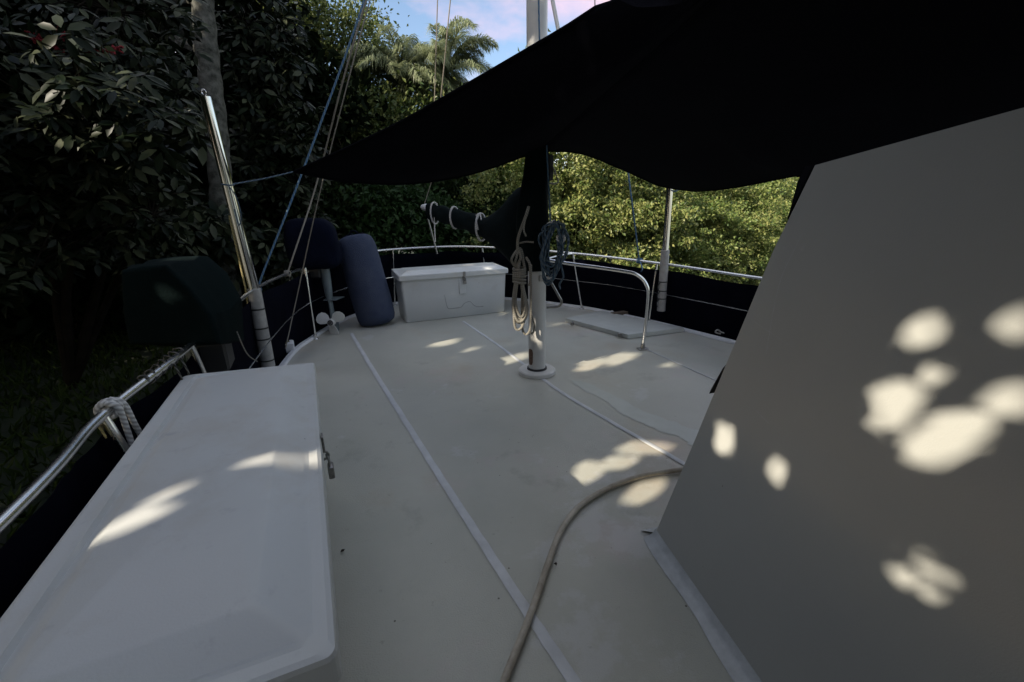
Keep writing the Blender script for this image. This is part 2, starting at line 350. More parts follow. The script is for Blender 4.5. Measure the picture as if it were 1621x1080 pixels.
# hatch on the starboard foredeck
hp = [(0.644,4.856,0.055), (1.189,4.103,0.055), (1.857,4.331,0.055), (1.146,5.227,0.055)]
hc = sum((Vector(p) for p in hp), Vector())/4
def hl(k, z): return [Vector((hc.x+(p[0]-hc.x)*k, hc.y+(p[1]-hc.y)*k, z)) for p in hp]
m = MB(); m.loft([hl(1, .004), hl(1, .042), hl(.992, .049), hl(.97, .051)]); mat("hatch_paint", (.50, .51, .47), .4, var=.15, vscale=6); hatch = m.build("hatch", "hatch_paint", boat)
for p in ((0.698,4.647,0.030), (1.118,4.148,0.030)):
    m = MB(); m.box(Vector(p)+Vector((0, 0, .003)), (.016, .008, 0), (-.006, .013, 0), (0, 0, .02)); m.build("hinge", "dull_metal", hatch)
m = MB(); p = Vector((1.384,5.075,0.020)); m.box(p+Vector((0, .03, .015)), NV*.15, AV*.04, (0, 0, .025), .006); m.build("wood_block", "wood_block", boat)
m = MB(); p = Vector((1.346,5.342,0.000)); m.box(p+Vector((0, 0, .02)), NV*.06, AV*.045, (0, 0, .02), .008); blk = m.build("antenna_base", "white_paint", boat)
m = MB(); m.tube([p+Vector((0, 0, .04)), p+Vector((0, 0, .10))], .012, 8); m.tube([p+Vector((0, 0, .09)), Vector((1.226,5.200,0.742))], .004, 6); m.build("antenna_rod", "dull_metal", boat)
# chainplate block with lichen on the port edge, small cleat to starboard
m = MB(); p = Vector((-2.192,3.871,-0.000)); m.box(p+Vector((-.02, .02, .05)), (.07, .03, 0), (-.03, .06, 0), (0, 0, .05), .01); cb = m.build("chainplate_block", "white_paint", boat)
rnd = random.Random(4)
m = MB()
for k in range(26):
    q = p+Vector((-.03+rnd.gauss(0, .025), .0+rnd.gauss(0, .025), .10+abs(rnd.gauss(0, .028)))); m.tube([q, q+Vector((rnd.gauss(0, .025), rnd.gauss(0, .025), rnd.gauss(.01, .02)))], [.014, .006], 6)
m.build("lichen", "moss", cb)
m = MB(); p = Vector((2.231,4.062,0.000)); m.box(p+Vector((.05, .02, .035)), (.07, .02, 0), (-.01, .03, 0), (0, 0, .03), .012)
m.build("fairlead", "dull_metal", boat)
m = MB(); m.tube(cat([p+Vector((-.02, 0, .05)), p+Vector((-.09, .02, .06)), p+Vector((-.13, .03, .085)), p+Vector((-.15, .03, .06)), p+Vector((-.10, .02, .045))], 6), .009, 8); m.build("hook", "dull_metal", boat)

# deckhouse: slanted side wall, raked front, roof
b0 = Vector((0.555,1.371,0.000)); bdir = (Vector((0.646,0.826,0.000))-b0).normalized()
inw = Vector((-bdir.y, bdir.x, 0)); inw = inw if inw.x > 0 else -inw
LEAN = math.tan(R(6)); wn = (inw*1-Vector((0, 0, LEAN)))     # plane normal of the side wall (pointing inboard)
camp = Vector((0, 0, 1.25))
def on_wall(target):
    dd = Vector(target)-camp; t = (b0-camp).dot(wn)/dd.dot(wn); return camp+dd*t
ft = on_wall((0.683,1.000,1.343)); tb = on_wall((1.112,1.000,1.451)); fm = on_wall((0.620,1.000,1.156))
slope_dir = (tb-ft).normalized(); ta = ft+slope_dir*2.6; ba = b0+bdir*3.0
AFTN = 2.3
def inb(p, k): return Vector(p)+inw*k
dh = MB()
front = [b0, b0.lerp(ft, .35)+bdir*-.004, fm, ft]
gridn = 10
def wall_pt(u, v):      # u 0..1 front to aft, v 0..1 bottom to top
    k = v*3; i = min(2, int(k)); f0 = front[i].lerp(front[i+1], k-i); f1 = ba.lerp(ta, v); return f0.lerp(f1, u)
vs = [wall_pt(i/gridn, j/9)-inw*(.004*math.sin(math.pi*i/gridn)*math.sin(math.pi*j/9)) for j in range(10) for i in range(gridn+1)]
fs = [[j*(gridn+1)+i, j*(gridn+1)+i+1, (j+1)*(gridn+1)+i+1, (j+1)*(gridn+1)+i] for j in range(9) for i in range(gridn)]
dh.add(vs, fs)
Wd = 1.5
fr_l = [wall_pt(0, j/9) for j in range(10)]; fvec = Vector((.97, .24, 0))*Wd*.9
rr_ = [[p, p+fvec*.03+Vector((0, .03, 0)), p+fvec*.5+Vector((0, .05, 0)), p+fvec] for p in fr_l]
dh.loft(rr_, False, False, closed=False)
dh.add([ft, ta, ta+fvec, ft+fvec, ft+fvec*.5+Vector((0, .05, 0))], [[0, 1, 2, 3, 4]])
dh.add([b0+fvec, ba+fvec, ta+fvec, ft+fvec], [[0, 1, 2, 3]]); dh.add([ba, ta, ta+fvec, ba+fvec], [[0, 1, 2, 3]])
house = dh.build("deckhouse", "wall_paint", boat, angle=30); house["label"] = "slanted cream deckhouse side wall rising from the deck"
def scuff(px_pts, wd):
    P = cat([on_wall(p) for p in px_pts], 5); mm = MB(); lo_ = []
    for i, p in enumerate(P):
        d_ = (P[min(i+1, len(P)-1)]-P[max(i-1, 0)]).normalized(); s_ = d_.cross(inw).normalized()*wd*(.3+.7*abs(math.sin(i*1.7))); o_ = -inw*.006
        lo_.append([p+o_-s_, p+o_+s_])
    mm.loft(lo_, False, False, closed=False); mm.build("scuff_mark", "bead", house)
scuff([(0.686,1.000,1.196), (0.676,1.000,1.163), (0.655,1.000,1.092), (0.649,1.000,0.999), (0.650,1.000,0.900)], .0008)
scuff([(0.650,1.000,0.741), (0.668,1.000,0.722), (0.690,1.000,0.703)], .001)
scuff([(0.598,1.000,0.990), (0.647,1.000,0.959), (0.703,1.000,0.923)], .0005)
# caulk bead at the foot of the wall
out_ = -inw
m = MB(); lo = []
for i in range(26):
    t = i/25*2.2; p = b0+bdir*t; wv = .045+.006*math.sin(i*1.3)+.004*math.sin(i*3.1)
    lo.append([p+out_*wv+Vector((0, 0, .003)), p+out_*(wv*.85)+Vector((0, 0, .008)), p+out_*(.02)+Vector((0, 0, .011)), p+out_*.008+Vector((0, 0, .02)), p-out_*.005+Vector((0, 0, .04))])
m.loft(lo, False, False, closed=False)
lo = []
fd = fvec.normalized()
for i in range(5):
    p = b0+fd*(i/4*.9)-bdir*0; wv = .04; o2 = -bdir
    lo.append([p-out_*0+o2*wv+out_*(wv if i == 0 else 0)+Vector((0, 0, .003)), p+o2*wv*.8+out_*(wv*.8 if i == 0 else 0)+Vector((0, 0, .009)), p+o2*.01+Vector((0, 0, .014)), p-o2*.005+Vector((0, 0, .03))])
m.loft(lo, False, False, closed=False)
m.build("base_bead", "bead", house)
# black fabric over the front windows
m = MB(); e = []
for j in range(12):
    v = .80+.20*j/11; p = wall_pt(0, v) if v < 1 else ft
    k = .001+.026*min(1, j/8)
    e.append([p-bdir*.006-inw*.000, p-bdir*k-inw*.003, p-bdir*k+fvec*.4+Vector((0, .05, 0)), p-bdir*(k+.01)+fvec])
m.loft(e, False, False, closed=False); m.build("window_cover", "black_fabric", house)
m = MB(); q0, q1 = Vector(on_wall((0.542,1.000,0.863))), Vector(on_wall((0.515,1.000,0.791)))
m.loft([[q0+inw*.0-bdir*.004, q0-bdir*.03+inw*.03, q0+fvec*.2-bdir*.02], [q1-bdir*.004, q1-bdir*.028+inw*.02, q1+fvec*.2-bdir*.02]]); m.build("rubber_flap", "rubber", house)

# ------------------------------------------------------------------ mast
mb = Vector((0.201,3.207,0.000)); mY = mb.y
mast = thing("mast", mb, "white painted round mast standing on the deck through a round collar", "mast")
mr_ = .069
m = MB(); m.tube([mb+Vector((0, 0, z)) for z in (.03, .4, .8, 1.6, 2.4, 4., 6., 9.)], [mr_]*7+[.05], 32); tube_o = m.build("mast_tube", "mast_paint", mast)
m = MB(); m.tube([mb+Vector((0, 0, z)) for z in (.002, .003, .028, .037, .038)], [.150, .151, .151, .142, .08], 40); m.build("mast_collar", "mast_paint", mast)
m = MB(); m.tube([mb+Vector((0, 0, z)) for z in (.038, .0381, .05, .052)], [.08, .082, .080, .072], 32); m.build("gasket", "rubber", mast)
m = MB(); lo = []
for z, hw in ((.085, .10), (.09, .24), (.11, .34), (.19, .36), (.215, .28), (.22, .1)):
    lo.append([mb+Vector((math.sin(t)*(mr_+.002), -math.cos(t)*(mr_+.002), z)) for t in [R(-52)+hw*s_ for s_ in (-1, -.5, 0, .5, 1)]])
m.loft(lo, False, False, closed=False); m.build("rust_plate", "rust", mast, solid=.001)
ztang = (0.243,3.130,0.785)[2]
m = MB(); p = Vector((mb.x, mb.y, ztang)); m.box(p+Vector((.03, -.066, 0)), (.02, .009, 0), (-.003, .01, 0), (0, 0, .022)); m.box(p+Vector((.06, -.055, 0)), (.02, .014, 0), (-.01, .014, 0), (0, 0, .008)); m.tube([p+Vector((.05, -.06, 0)), p+Vector((.115, -.02, .0))], .007, 8); m.tube([p+Vector((.085, -.05, -.018)), p+Vector((.085, -.05, .02))], .006, 8)
m.build("tang", "dull_metal", mast)
m = MB(); m.tube(cat([p+Vector((.09, -.02, -.01)), (0.364,3.170,0.646), (0.391,3.190,0.592), (0.371,3.220,0.551), (0.279,3.200,0.547)], 8), .010, 10); m.build("handle_bar", "dull_metal", mast)
m = MB(); m.tube([(0.252,3.200,2.764), (0.325,3.050,2.343), (0.385,2.980,2.074)], .013, 10); m.build("strut", "mast_paint", mast)
m = MB(); p = Vector((mb.x+.085, mb.y-.03, (0.330,3.150,1.560)[2]))
for k in (-1, 0, 1):
    m.box(p+Vector((.0+.013*k, -.01*k, 0)), (.004, -.003, 0), (.013, .017, 0), (0, 0, .085), .003)
m.build("block_sheave", "rubber", mast)
m = MB(); m.box(p+Vector((.01, -.015, .0)), (.003, -.002, 0), (.004, .005, 0), (0, 0, .075)); m.tube(cat([p+Vector((.02, 0, .02)), p+Vector((.05, 0, -.05)), p+Vector((.062, 0, -.10)), p+Vector((.0, 0, -.105))], 6), .005, 8); m.build("block_strap", "dull_metal", mast)

# furled sail under its canvas cover, boom running forward
cover = thing("sail_cover", mb+Vector((0, 0, .8)), "dark green canvas cover over boom and lower mast with furled sail", "sail cover")
secs = [(0.02, 850, 300, 425, .055), (.16, 838, 302, 424, .085), (.32, 822, 308, 416, .09), (.5, 806, 322, 400, .085), (.75, 788, 335, 384, .075), (1.0, 771, 341, 371, .06), (1.25, 757, 336, 366, .054), (1.5, 742, 334, 358, .048), (1.75, 731, 330, 357, .05), (2.0, 719, 329, 350, .042), (2.25, 709, 325, 350, .045), (2.5, 700, 325, 345, .036), (2.75, 692, 322, 346, .04), (2.95, 686, 323, 342, .034)]
m = MB(); lo = []
for (dd, px, yt, yb, hw) in secs:
    c = mb+AV*dd; dep = c.y; k = dep/(660*.957)      # size of a photo pixel at that distance
    zt = 1.25+(338-yt)*k*1.09; zb = 1.25+(338-yb)*k*1.02
    zc = (zt+zb)/2; hh = (zt-zb)/2; l = []
    for q in range(28):
        t = 2*math.pi*q/28; wob = 1+.10*math.sin(3*t+dd*7)+.06*math.sin(7*t+dd*13)
        l.append(Vector((c.x, c.y, zc))+NV*(hw*math.cos(t)*wob)+Vector((0, 0, hh*math.sin(t)*(1+.02*math.sin(5*dd)))))
    lo.append(l)
def relo(lo, k):    # smooth interpolation between sections
    o = []
    n = len(lo[0]); cols_ = [cat([l[i] for l in lo], k) for i in range(n)]
    return [[cols_[i][j] for i in range(n)] for j in range(len(cols_[0]))]
m.loft(relo(lo, 4)); m.build("boom_cover", "sail_canvas", cover)
m = MB(); lo = []
zt = [((0.194,3.100,0.837)[2], .079, 0), (.90, .086, 0), (1.0, .10, -.01), (1.1, .12, -.03), (1.2, .125, -.035), (1.32, .115, -.03), (1.42, .10, -.02), (1.52, .088, -.008), (1.64, .082, 0), (1.8, .078, 0), (1.95, .075, 0)]
for z, rr0, ox in zt:
    lo.append([Vector((mb.x+ox, mb.y, z))+Vector((math.cos(t)*rr0*(1+.04*math.sin(4*t+z*9)), math.sin(t)*rr0*(1+.04*math.sin(3*t+z*11)), 0)) for t in [2*math.pi*q/28 for q in range(28)]])
m.loft(relo(lo, 4)); m.build("mast_cover", "sail_canvas", cover)
ec = mb+AV*2.98; ez = (-1.067,5.850,1.362)[2]
m = MB(); m.tube([Vector((ec.x, ec.y, ez)), Vector((ec.x, ec.y, ez))+AV*.02, Vector((ec.x, ec.y, ez))+AV*.16, Vector((ec.x, ec.y, ez))+AV*.17], [.038, .044, .044, .036], 20); m.build("boom_end_cap", "white_paint", cover)
for (dd, px, yt, yb) in ((2.62, 694, 321, 349), (1.85, 727, 327, 356), (1.08, 766, 336, 374)):
    m = MB(); c = mb+AV*dd; k = c.y/(660*.957); zt_ = 1.25+(338-yt)*k*1.09; zb_ = 1.25+(338-yb)*k*1.02
    for o_ in (0, .022):
        m.tube([Vector((c.x, c.y, (zt_+zb_)/2))+AV*o_+NV*(.052*math.cos(t))+Vector((0, 0, ((zt_-zb_)/2+.001)*math.sin(t))) for t in [2*math.pi*q/20 for q in range(20)]], .008, 6, closed=True)
    m.build("sail_tie", "rope_white", cover)
m = MB(); Y1, Y2, Y3 = mb.y+.9*2.62-.06, mb.y+.9*1.85-.06, mb.y+.9*1.08-.06
m.tube(cat([(-0.907,5.500,1.376), (-0.861,5.460,1.261), (-0.718,5.200,1.194), (-0.570,4.780,1.190), (-0.448,4.600,1.204), (-0.309,4.200,1.253)], 6), .007, 6)
m.tube(cat([(-0.905,5.500,1.398), (-0.944,5.500,1.301), (-0.958,5.500,1.109), (-0.962,5.500,0.929)], 6), .007, 6)
m.tube(cat([(-0.296,4.100,1.264), (-0.315,4.080,1.196), (-0.300,4.080,1.115)], 6), .008, 6); m.tube(cat([(-0.278,4.100,1.263), (-0.266,4.070,1.207), (-0.255,4.070,1.184)], 6), .006, 6)
m.build("tie_line", "rope_white", cover)
m = MB(); m.tube([Vector((ec.x, ec.y, ez))+AV*.1, (-1.044,6.050,0.730)], .012, 8); m.build("boom_crutch", "dull_metal", cover)
m = MB(); m.tube([Vector((ec.x, ec.y, ez+.05))+AV*.1, (-1.035,6.000,1.711), (mb.x-.05, mb.y+.2, 8.5)], .006, 6); m.build("topping_lift", "wire", cover)

# ------------------------------------------------------------------ hanging rope coils
rc = thing("coiled_rope", (0.064,3.020,1.033), "thick grey rope coiled and hanging beside the white mast", "rope")
m = MB(); rnd = random.Random(2)
def rel(base, lst):     # points given in metres relative to base: x across, z up, y depth
    return [Vector(base)+Vector(q) for q in lst]
cb0 = Vector((0.061,3.000,0.857))
for k in range(6):
    dx = rnd.uniform(-.012, .012); dz = rnd.uniform(-.05, .06); wd = .042+rnd.uniform(-.014, .016); yy = rnd.uniform(-.035, .035)
    m.tube(cat(rel(cb0, [(dx*.2, yy*.5, .07), (-wd*.5, yy, -.06), (-wd, yy, -.24+dz*.5), (-wd*.6+dx, yy, -.36+dz), (wd*.3+dx, yy, -.375+dz), (wd+dx, yy, -.30+dz), (wd*.6, yy, -.12), (.01, yy*.5, -.03)]), 7), .0095, 8)
m.tube(cat(rel(cb0, [(.02, -.03, -.10), (.015, .0, -.3), (.02, .01, -.43), (.045, .02, -.475), (.075, .0, -.43), (.082, -.02, -.30), (.083, -.02, .05)]), 8), .0085, 8)
for k in range(6):      # wraps round the neck
    z = .02-.019*k; m.tube([cb0+Vector((math.cos(t)*.042, math.sin(t)*.036, z+.006*math.sin(t+k))) for t in [2*math.pi*q/16 for q in range(16)]], .0095, 8, closed=True)
for k in range(3):
    m.tube(cat(rel(cb0, [(.0, -.02*k+.01, .0), (-.045+.02*k, 0, .06), (-.05+.03*k, -.02, .10), (.0, 0, .16), (.02, .01, .10+.02*k), (.04, 0, .02)]), 7), .009, 8)
m.tube(cat(rel(cb0, [(-.01, 0, .13), (-.01, -.03, .2), (.0, -.07, .26), (.045, -.13, .38), (.065, -.12, .44)]), 7), .010, 8)
m.tube(cat(rel(cb0, [(.0, -.03, .20), (.05, -.06, .21), (.10, -.07, .207)]), 5), .006, 6)
m.tube(cat(rel(cb0, [(.045, -.13, .38), (.03, -.14, .30), (.045, -.13, .25)]), 5), .006, 6)
m.tube(cat(rel(cb0, [(.05, .0, .10), (.075, -.02, .05), (.08, -.02, -.05), (.07, -.01, -.1)]), 6), .0095, 8)
m.build("rope", "rope_grey", rc)
hk = MB(); hk.tube(cat([(0.154,3.080,0.512), (0.173,3.080,0.437), (0.168,3.080,0.387), (0.149,3.080,0.372), (0.135,3.080,0.398)], 6), .007, 8); hk.build("rope_end", "rope_grey", rc)

bc = thing("blue_rope_coil", (0.304,3.050,0.982), "dark blue rope coil hanging from a cleat on the mast cover", "rope")
m = MB(); c0 = Vector((0.306,3.020,0.993)); rnd = random.Random(8)
for k in range(9):
    a_ = .075+rnd.uniform(-.035, .02); b_ = .18+rnd.uniform(-.06, .035); ox = rnd.uniform(-.02, .02); oz = .19-b_+rnd.uniform(-.012, .012); yy = rnd.uniform(-.03, .03); ph = rnd.uniform(0, 6)
    m.tube([c0+Vector((ox+a_*math.cos(t)*(1+.28*math.sin(2*t+ph)+.1*math.sin(5*t+ph*2))+.02*math.sin(t), yy+.01*math.sin(3*t+ph), oz+b_*math.sin(t)+.012*math.sin(4*t+ph))) for t in [2*math.pi*q/36 for q in range(36)]], .0075, 7, closed=True)
m.tube(cat([c0+Vector((.055, -.02, -.1)), c0+Vector((.07, -.03, -.18)), c0+Vector((.045, -.02, -.23)), c0+Vector((.05, -.02, -.27))], 6), .007, 7)
m.build("rope", "rope_darkblue", bc)
m = MB(); m.tube([c0+Vector((-.04, .02, .185)), c0+Vector((-.0, .0, .2)), c0+Vector((.03, .01, .185))], [.012, .016, .012], 10); m.build("toggle", "mast_paint", bc)
m = MB(); m.torus(c0+Vector((.05, -.01, .09)), (.2, -1, .1), .026, .010); m.build("thimble", "mast_paint", bc)
rp_ = thing("blue_halyard", (0.268,3.080,1.411), "thin blue line running down the mast cover beside the block", "rope")
m = MB(); m.tube(cat([(mb.x-.02, mb.y-.082, 4.5), (0.206,3.100,2.458), (0.227,3.100,2.287), (0.248,3.090,1.961), (0.261,3.070,1.633), (0.275,3.070,1.411), (0.285,3.060,1.222), (0.289,3.040,1.106)], 6), .006, 7); m.build("rope", "rope_blue", rp_)

# ------------------------------------------------------------------ guard rail, stanchions, lifeline, weather cloth
railp = [fr(-.72, -2.2, .72), fr(-.66, -.6, .72), (-1.013,0.685,0.685), (-1.259,1.170,0.685), (-1.460,1.807,0.705), (-1.967,3.159,0.730), (-2.149,4.228,0.750), (-2.049,5.131,0.785), (-1.821,5.906,0.800), (-1.001,6.271,0.810), (-0.251,6.103,0.800), (0.793,5.489,0.755), (1.706,4.698,0.690), (2.249,3.804,0.655), fr(3.72, 1.2, .65), fr(3.74, -.5, .65)]
guard = thing("guard_rail", fr(N0, 6.1, 0), "stainless tube guard rail on stanchions round the deck edge", "railing")
RP = cat(railp, 10)
m = MB(); m.tube(RP, .0145, 12); m.build("top_rail", "stainless", guard)
def edge_pt(p, inset, z):
    n_, a_ = na(p); s_ = -1 if n_ < N0 else 1
    # nearest outline point by bearing from the hull middle line
    best = min(outl, key=lambda q: (q.x-p[0])**2+(q.y-p[1])**2)
    v = Vector((cen.x-best.x, cen.y-best.y, 0)).normalized()*inset
    return Vector((best.x+v.x, best.y+v.y, z))
tops = [fr(-.68, -.9, .72), (-1.255,1.161,0.685), (-1.458,1.817,0.705), (-2.143,4.393,0.755), (-1.662,6.032,0.800), (-0.411,6.202,0.800), (0.803,5.442,0.755), (1.669,4.799,0.690), fr(3.72, .9, .65)]
posts = []
for i, t_ in enumerate(tops):
    bs = edge_pt(t_, .07, .0); posts.append((bs, Vector(t_)))
    m = MB(); m.tube([bs, bs.lerp(Vector(t_), .5), Vector(t_)], .0125, 12); m.tube([bs, bs+Vector((0, 0, .05))], .018, 12); m.disc(bs, (0, 0, 1), .035, .010); m.build("stanchion", "stainless", guard)
def midline(k): return [p.lerp(q, k) for p, q in posts]
m = MB(); m.tube(cat(midline(.52), 6), .0045, 7); m.build("lifeline", "stainless", guard)
m = MB(); m.tube(cat([(0.781,5.401,0.755), (0.649,5.309,0.750), (0.448,5.178,0.720)], 4), .0125, 10); m.build("rail_brace", "stainless", guard)
wc = MB(); lo = []
wrp = cat(railp, 14)
for i, p in enumerate(wrp):
    n_, a_ = na(p); e_ = edge_pt(p, -.05, 0); out2 = (e_-cen); out2.z = 0; out2.normalize()
    rows = []
    for j in range(9):
        t = j/8; z = (p.z-.075)*(1-t)+(-.12)*t
        b_ = Vector((p.x, p.y, 0)).lerp(Vector((e_.x, e_.y, 0)), t)+out2*.03
        b_ += out2*(.012*math.sin(i*.55+t*2)+.008*math.sin(i*1.35+t*5))*math.sin(math.pi*min(1, t+.15))
        rows.append(Vector((b_.x, b_.y, z+.008*math.sin(i*.45)*(1-t))))
    lo.append(rows)
wc.loft(lo, False, False, closed=False)
tag(wc.build("weather_cloth", "cloth_fabric", solid=.002), "black fabric weather cloth laced below the guard rail all round", "cloth")
# bent grab rail on deck
gr = thing("grab_rail", (1.246,3.786,0.000), "bent stainless grab rail with one foot on the deck by the hatch", "rail")
m = MB(); gp = cat([(0.397,4.592,0.780), (0.477,4.433,0.775)], 2)
hb = Vector((1.246,3.786,0.000)); Yh = hb.y
path = [(0.349,3.900,0.839), (0.562,3.870,0.804), (0.818,3.840,0.768), (1.046,3.820,0.732), (1.137,3.810,0.709), (1.209,3.805,0.657), (1.254,3.800,0.581), (1.266,3.800,0.499), (1.263,3.795,0.290), (1.246,3.790,0.005)]
m.tube(cat([Vector(p) for p in path], 6), .0155, 14); m.build("rail_tube", "stainless", gr)
m = MB(); m.box(Vector((1.240,3.767,0.000))+Vector((0, 0, .006)), (.045, .01, 0), (-.008, .035, 0), (0, 0, .005)); m.tube([Vector((1.240,3.767,0.000))+Vector((0, 0, .01)), Vector((1.240,3.767,0.000))+Vector((0, 0, .05))], .019, 14); m.build("foot_plate", "dull_metal", gr)

# ------------------------------------------------------------------ awning poles
Lb = Vector((-2.214,3.606,0.700)); YL = Lb.y; 
pl = thing("awning_pole", (-1.975,3.173,0.110), "tall leaning stainless pole with ring top lashed to the port rail", "pole", "awning poles")
p0, p1, p2 = Vector((-1.970,3.173,0.110)), Vector((-1.963,3.173,0.742)), Vector((-1.956,3.053,2.014))
m = MB(); m.tube([p1.lerp(p0, .5), p1, p1.lerp(p2, .5), p2], [.038, .0375, .0345, .033], 24); m.build("pole_tube", "chrome", pl)
m = MB(); m.torus(p2+Vector((-.005, 0, .024)), (.2, 1, .1), .016, .005, 16); m.build("ring", "chrome", pl)
m = MB(); m.tube([p0, p0.lerp(p1, .98), p1], [.049, .047, .044], 24); slv = m.build("sleeve", "plastic_pipe", pl)
for k in (.08, .36, .50, .74):
    m = MB(); q = p0.lerp(p1, k); dd = (p1-p0).normalized(); m.tube([q, q+dd*.012], .0500, 20); m.tube(cat([q+Vector((-.03, -.03, 0)), q+Vector((-.05, -.03, -.03)), q+Vector((-.045, -.03, -.06))], 4), .006, 6); m.build("lashing", "rubber", pl)
m = MB(); off = Vector((-.032, -.026, 0)); m.tube([p1.lerp(p2, .42)+off*.9, p1+off*1.3, p0.lerp(p1, .35)+off*1.7], .0065, 7); m.build("yellow_line", "rope_yellow", pl)
Rb = Vector((1.746,4.691,0.690)); YR = Rb.y
pr = thing("awning_pole", (1.710,4.641,0.169), "short stainless awning pole beside the hatch on the starboard rail", "pole", "awning poles")
q0, q1, q2 = Vector((1.703,4.631,0.171)), Vector((1.689,4.631,0.848)), Vector((1.678,4.631,1.564))
m = MB(); m.tube([q1.lerp(q0, .5), q1, q2], .034, 18); m.build("pole_tube", "chrome", pr)
m = MB(); m.tube([q0, q1], .045, 18); m.build("sleeve", "plastic_pipe", pr)
for k in (.2, .33, .48):
    m = MB(); q = q0.lerp(q1, k); m.tube([q, q+Vector((0, 0, .012))], .0465, 16); m.tube(cat([q+Vector((-.04, -.02, 0)), q+Vector((-.06, -.02, -.04)), q+Vector((-.05, -.02, -.09))], 4), .006, 6); m.build("lashing", "rubber", pr)
m = MB(); m.tube(cat([q2+Vector((0, -.03, -.10)), q2+Vector((.05, -.03, -.115)), q2+Vector((.09, -.03, -.10))], 5), .007, 6); m.build("tie_cord", "rope_darkblue", pr)

# ------------------------------------------------------------------ awning
T = Vector((-1.676,3.500,1.597)); Mr = Vector((mb.x+.02, mb.y-.02, (0.248,3.130,1.677)[2])); Rc = Vector((1.677,3.988,1.420))
A1 = Vector((0.395,1.950,2.047)); A1b = Vector((-.45, -.7, 2.3)); A2 = Vector((1.5, -.9, 2.45)); A4 = Vector((3.2, -.2, 1.9))
leftE = cat([T, (-0.839,3.150,1.820), (-0.331,2.800,1.947), (0.117,2.350,2.024), (0.271,2.130,2.032), A1, (0.546,1.550,2.016), A1b], 8)
frontL = cat([T, (-1.311,3.550,1.526), (-0.836,3.550,1.498), (-0.315,3.400,1.543), Mr], 8)
ridge = cat([Mr, Mr.lerp(A2, .33)-Vector((0, 0, .03)), Mr.lerp(A2, .66)-Vector((0, 0, .03)), A2], 12)
frontR = cat([Mr, (0.537,3.350,1.672), (0.936,3.700,1.590), (1.345,3.950,1.472), Rc], 8)
rightE = cat([Rc, (1.744,3.450,1.420), (1.875,2.900,1.463), (1.883,2.500,1.478), A4], 8)
def resamp(P, n):
    ln = [0.]
    for a_, b_ in zip(P, P[1:]): ln.append(ln[-1]+(b_-a_).length)
    o = []
    for k in range(n):
        t = ln[-1]*k/(n-1); i = max(j for j in range(len(ln)) if ln[j] <= t+1e-9); i = min(i, len(P)-2)
        o.append(P[i].lerp(P[i+1], (t-ln[i])/max(1e-9, ln[i+1]-ln[i])))
    return o
def coons(f, bk, l, r_, nu, nv, sag=0.):
    f, bk, l, r_ = resamp(f, nu), resamp(bk, nu), resamp(l, nv), resamp(r_, nv); g_ = []
    for j in range(nv):
        v = j/(nv-1); row = []
        for i in range(nu):
            u = i/(nu-1)
            p = f[i]*(1-v)+bk[i]*v+l[j]*(1-u)+r_[j]*u-(f[0]*(1-u)*(1-v)+f[-1]*u*(1-v)+bk[0]*(1-u)*v+bk[-1]*u*v)
            p = p-Vector((0, 0, sag*math.sin(math.pi*u)*math.sin(math.pi*v)-.008*noise2(u*9, v*7, 2)*math.sin(math.pi*u)*math.sin(math.pi*v))); row.append(p)
        g_.append(row)
    return g_
aw = thing("awning", Mr, "large black fabric awning stretched overhead from the mast to both sides", "awning")
m = MB(); m.loft(coons(frontL, [leftE[-1], A2], leftE, ridge, 26, 26, .02), False, False, closed=False)
m.loft(coons(frontR, [A2, A4], ridge, rightE, 26, 26, .05), False, False, closed=False)
m.build("canopy", "awning_fabric", aw, solid=.003)
for nm, e_ in (("hem", frontL), ("hem", frontR), ("hem", leftE), ("hem", rightE)):
    m = MB(); m.tube(resamp(e_, 40), .008, 8); m.build(nm, "awning_fabric", aw)
m = MB(); m.tube(resamp(ridge, 20), .006, 6); m.build("seam", "awning_fabric", aw)
tp = p1.lerp(p2, .58)
m = MB(); m.tube(cat([T, T.lerp(tp, .5)-Vector((0, 0, .006)), tp], 5), .005, 6)
m.tube([tp+Vector((math.cos(t)*.039, math.sin(t)*.039, .004*math.sin(2*t))) for t in [2*math.pi*q/12 for q in range(12)]], .005, 6, closed=True)
m.tube(cat([tp+Vector((.02, -.03, 0)), tp+Vector((.06, -.03, -.08)), tp+Vector((.07, -.03, -.2)), tp+Vector((.04, -.03, -.27)), tp+Vector((.03, -.03, -.16))], 6), .004, 6)
m.build("tie_line", "rope_darkblue", aw)

# ------------------------------------------------------------------ standing lines
def line(name, pts, r, mtl, label, category="rope", seg=6):
    t = thing(name, pts[-1], label, category); mm = MB(); mm.tube(cat(pts, seg), r, 7); mm.build("rope" if category == "rope" else "wire", mtl, t); return t
lt = line("blue_rope", [(-1.061,4.050,3.104), (-1.328,4.000,2.547), (-1.844,3.900,1.544), (-2.209,3.626,0.674), (-2.182,3.576,0.550), (-2.201,3.556,0.009)], .0085, "rope_blue", "twisted blue rope running from the rigging down past the port pole", seg=5)
m = MB()
for k in range(5):
    q = Vector((-2.192,3.596,0.674)); m.tube([q+Vector((math.cos(t)*.024, math.sin(t)*.024, -.015+.009*k+.012*math.sin(t+k))) for t in [2*math.pi*i/12 for i in range(12)]], .0085, 6, closed=True)
m.build("knot", "rope_blue", lt)
l1 = line("shroud_wire", [(-1.193,4.600,3.356), (-1.570,4.600,2.557), (-2.007,4.620,1.565), Vector((-2.144,4.030,0.745))[:]], .0085, "wire", "thick tan shroud ending in a knot on the port rail", "wire")
m = MB()
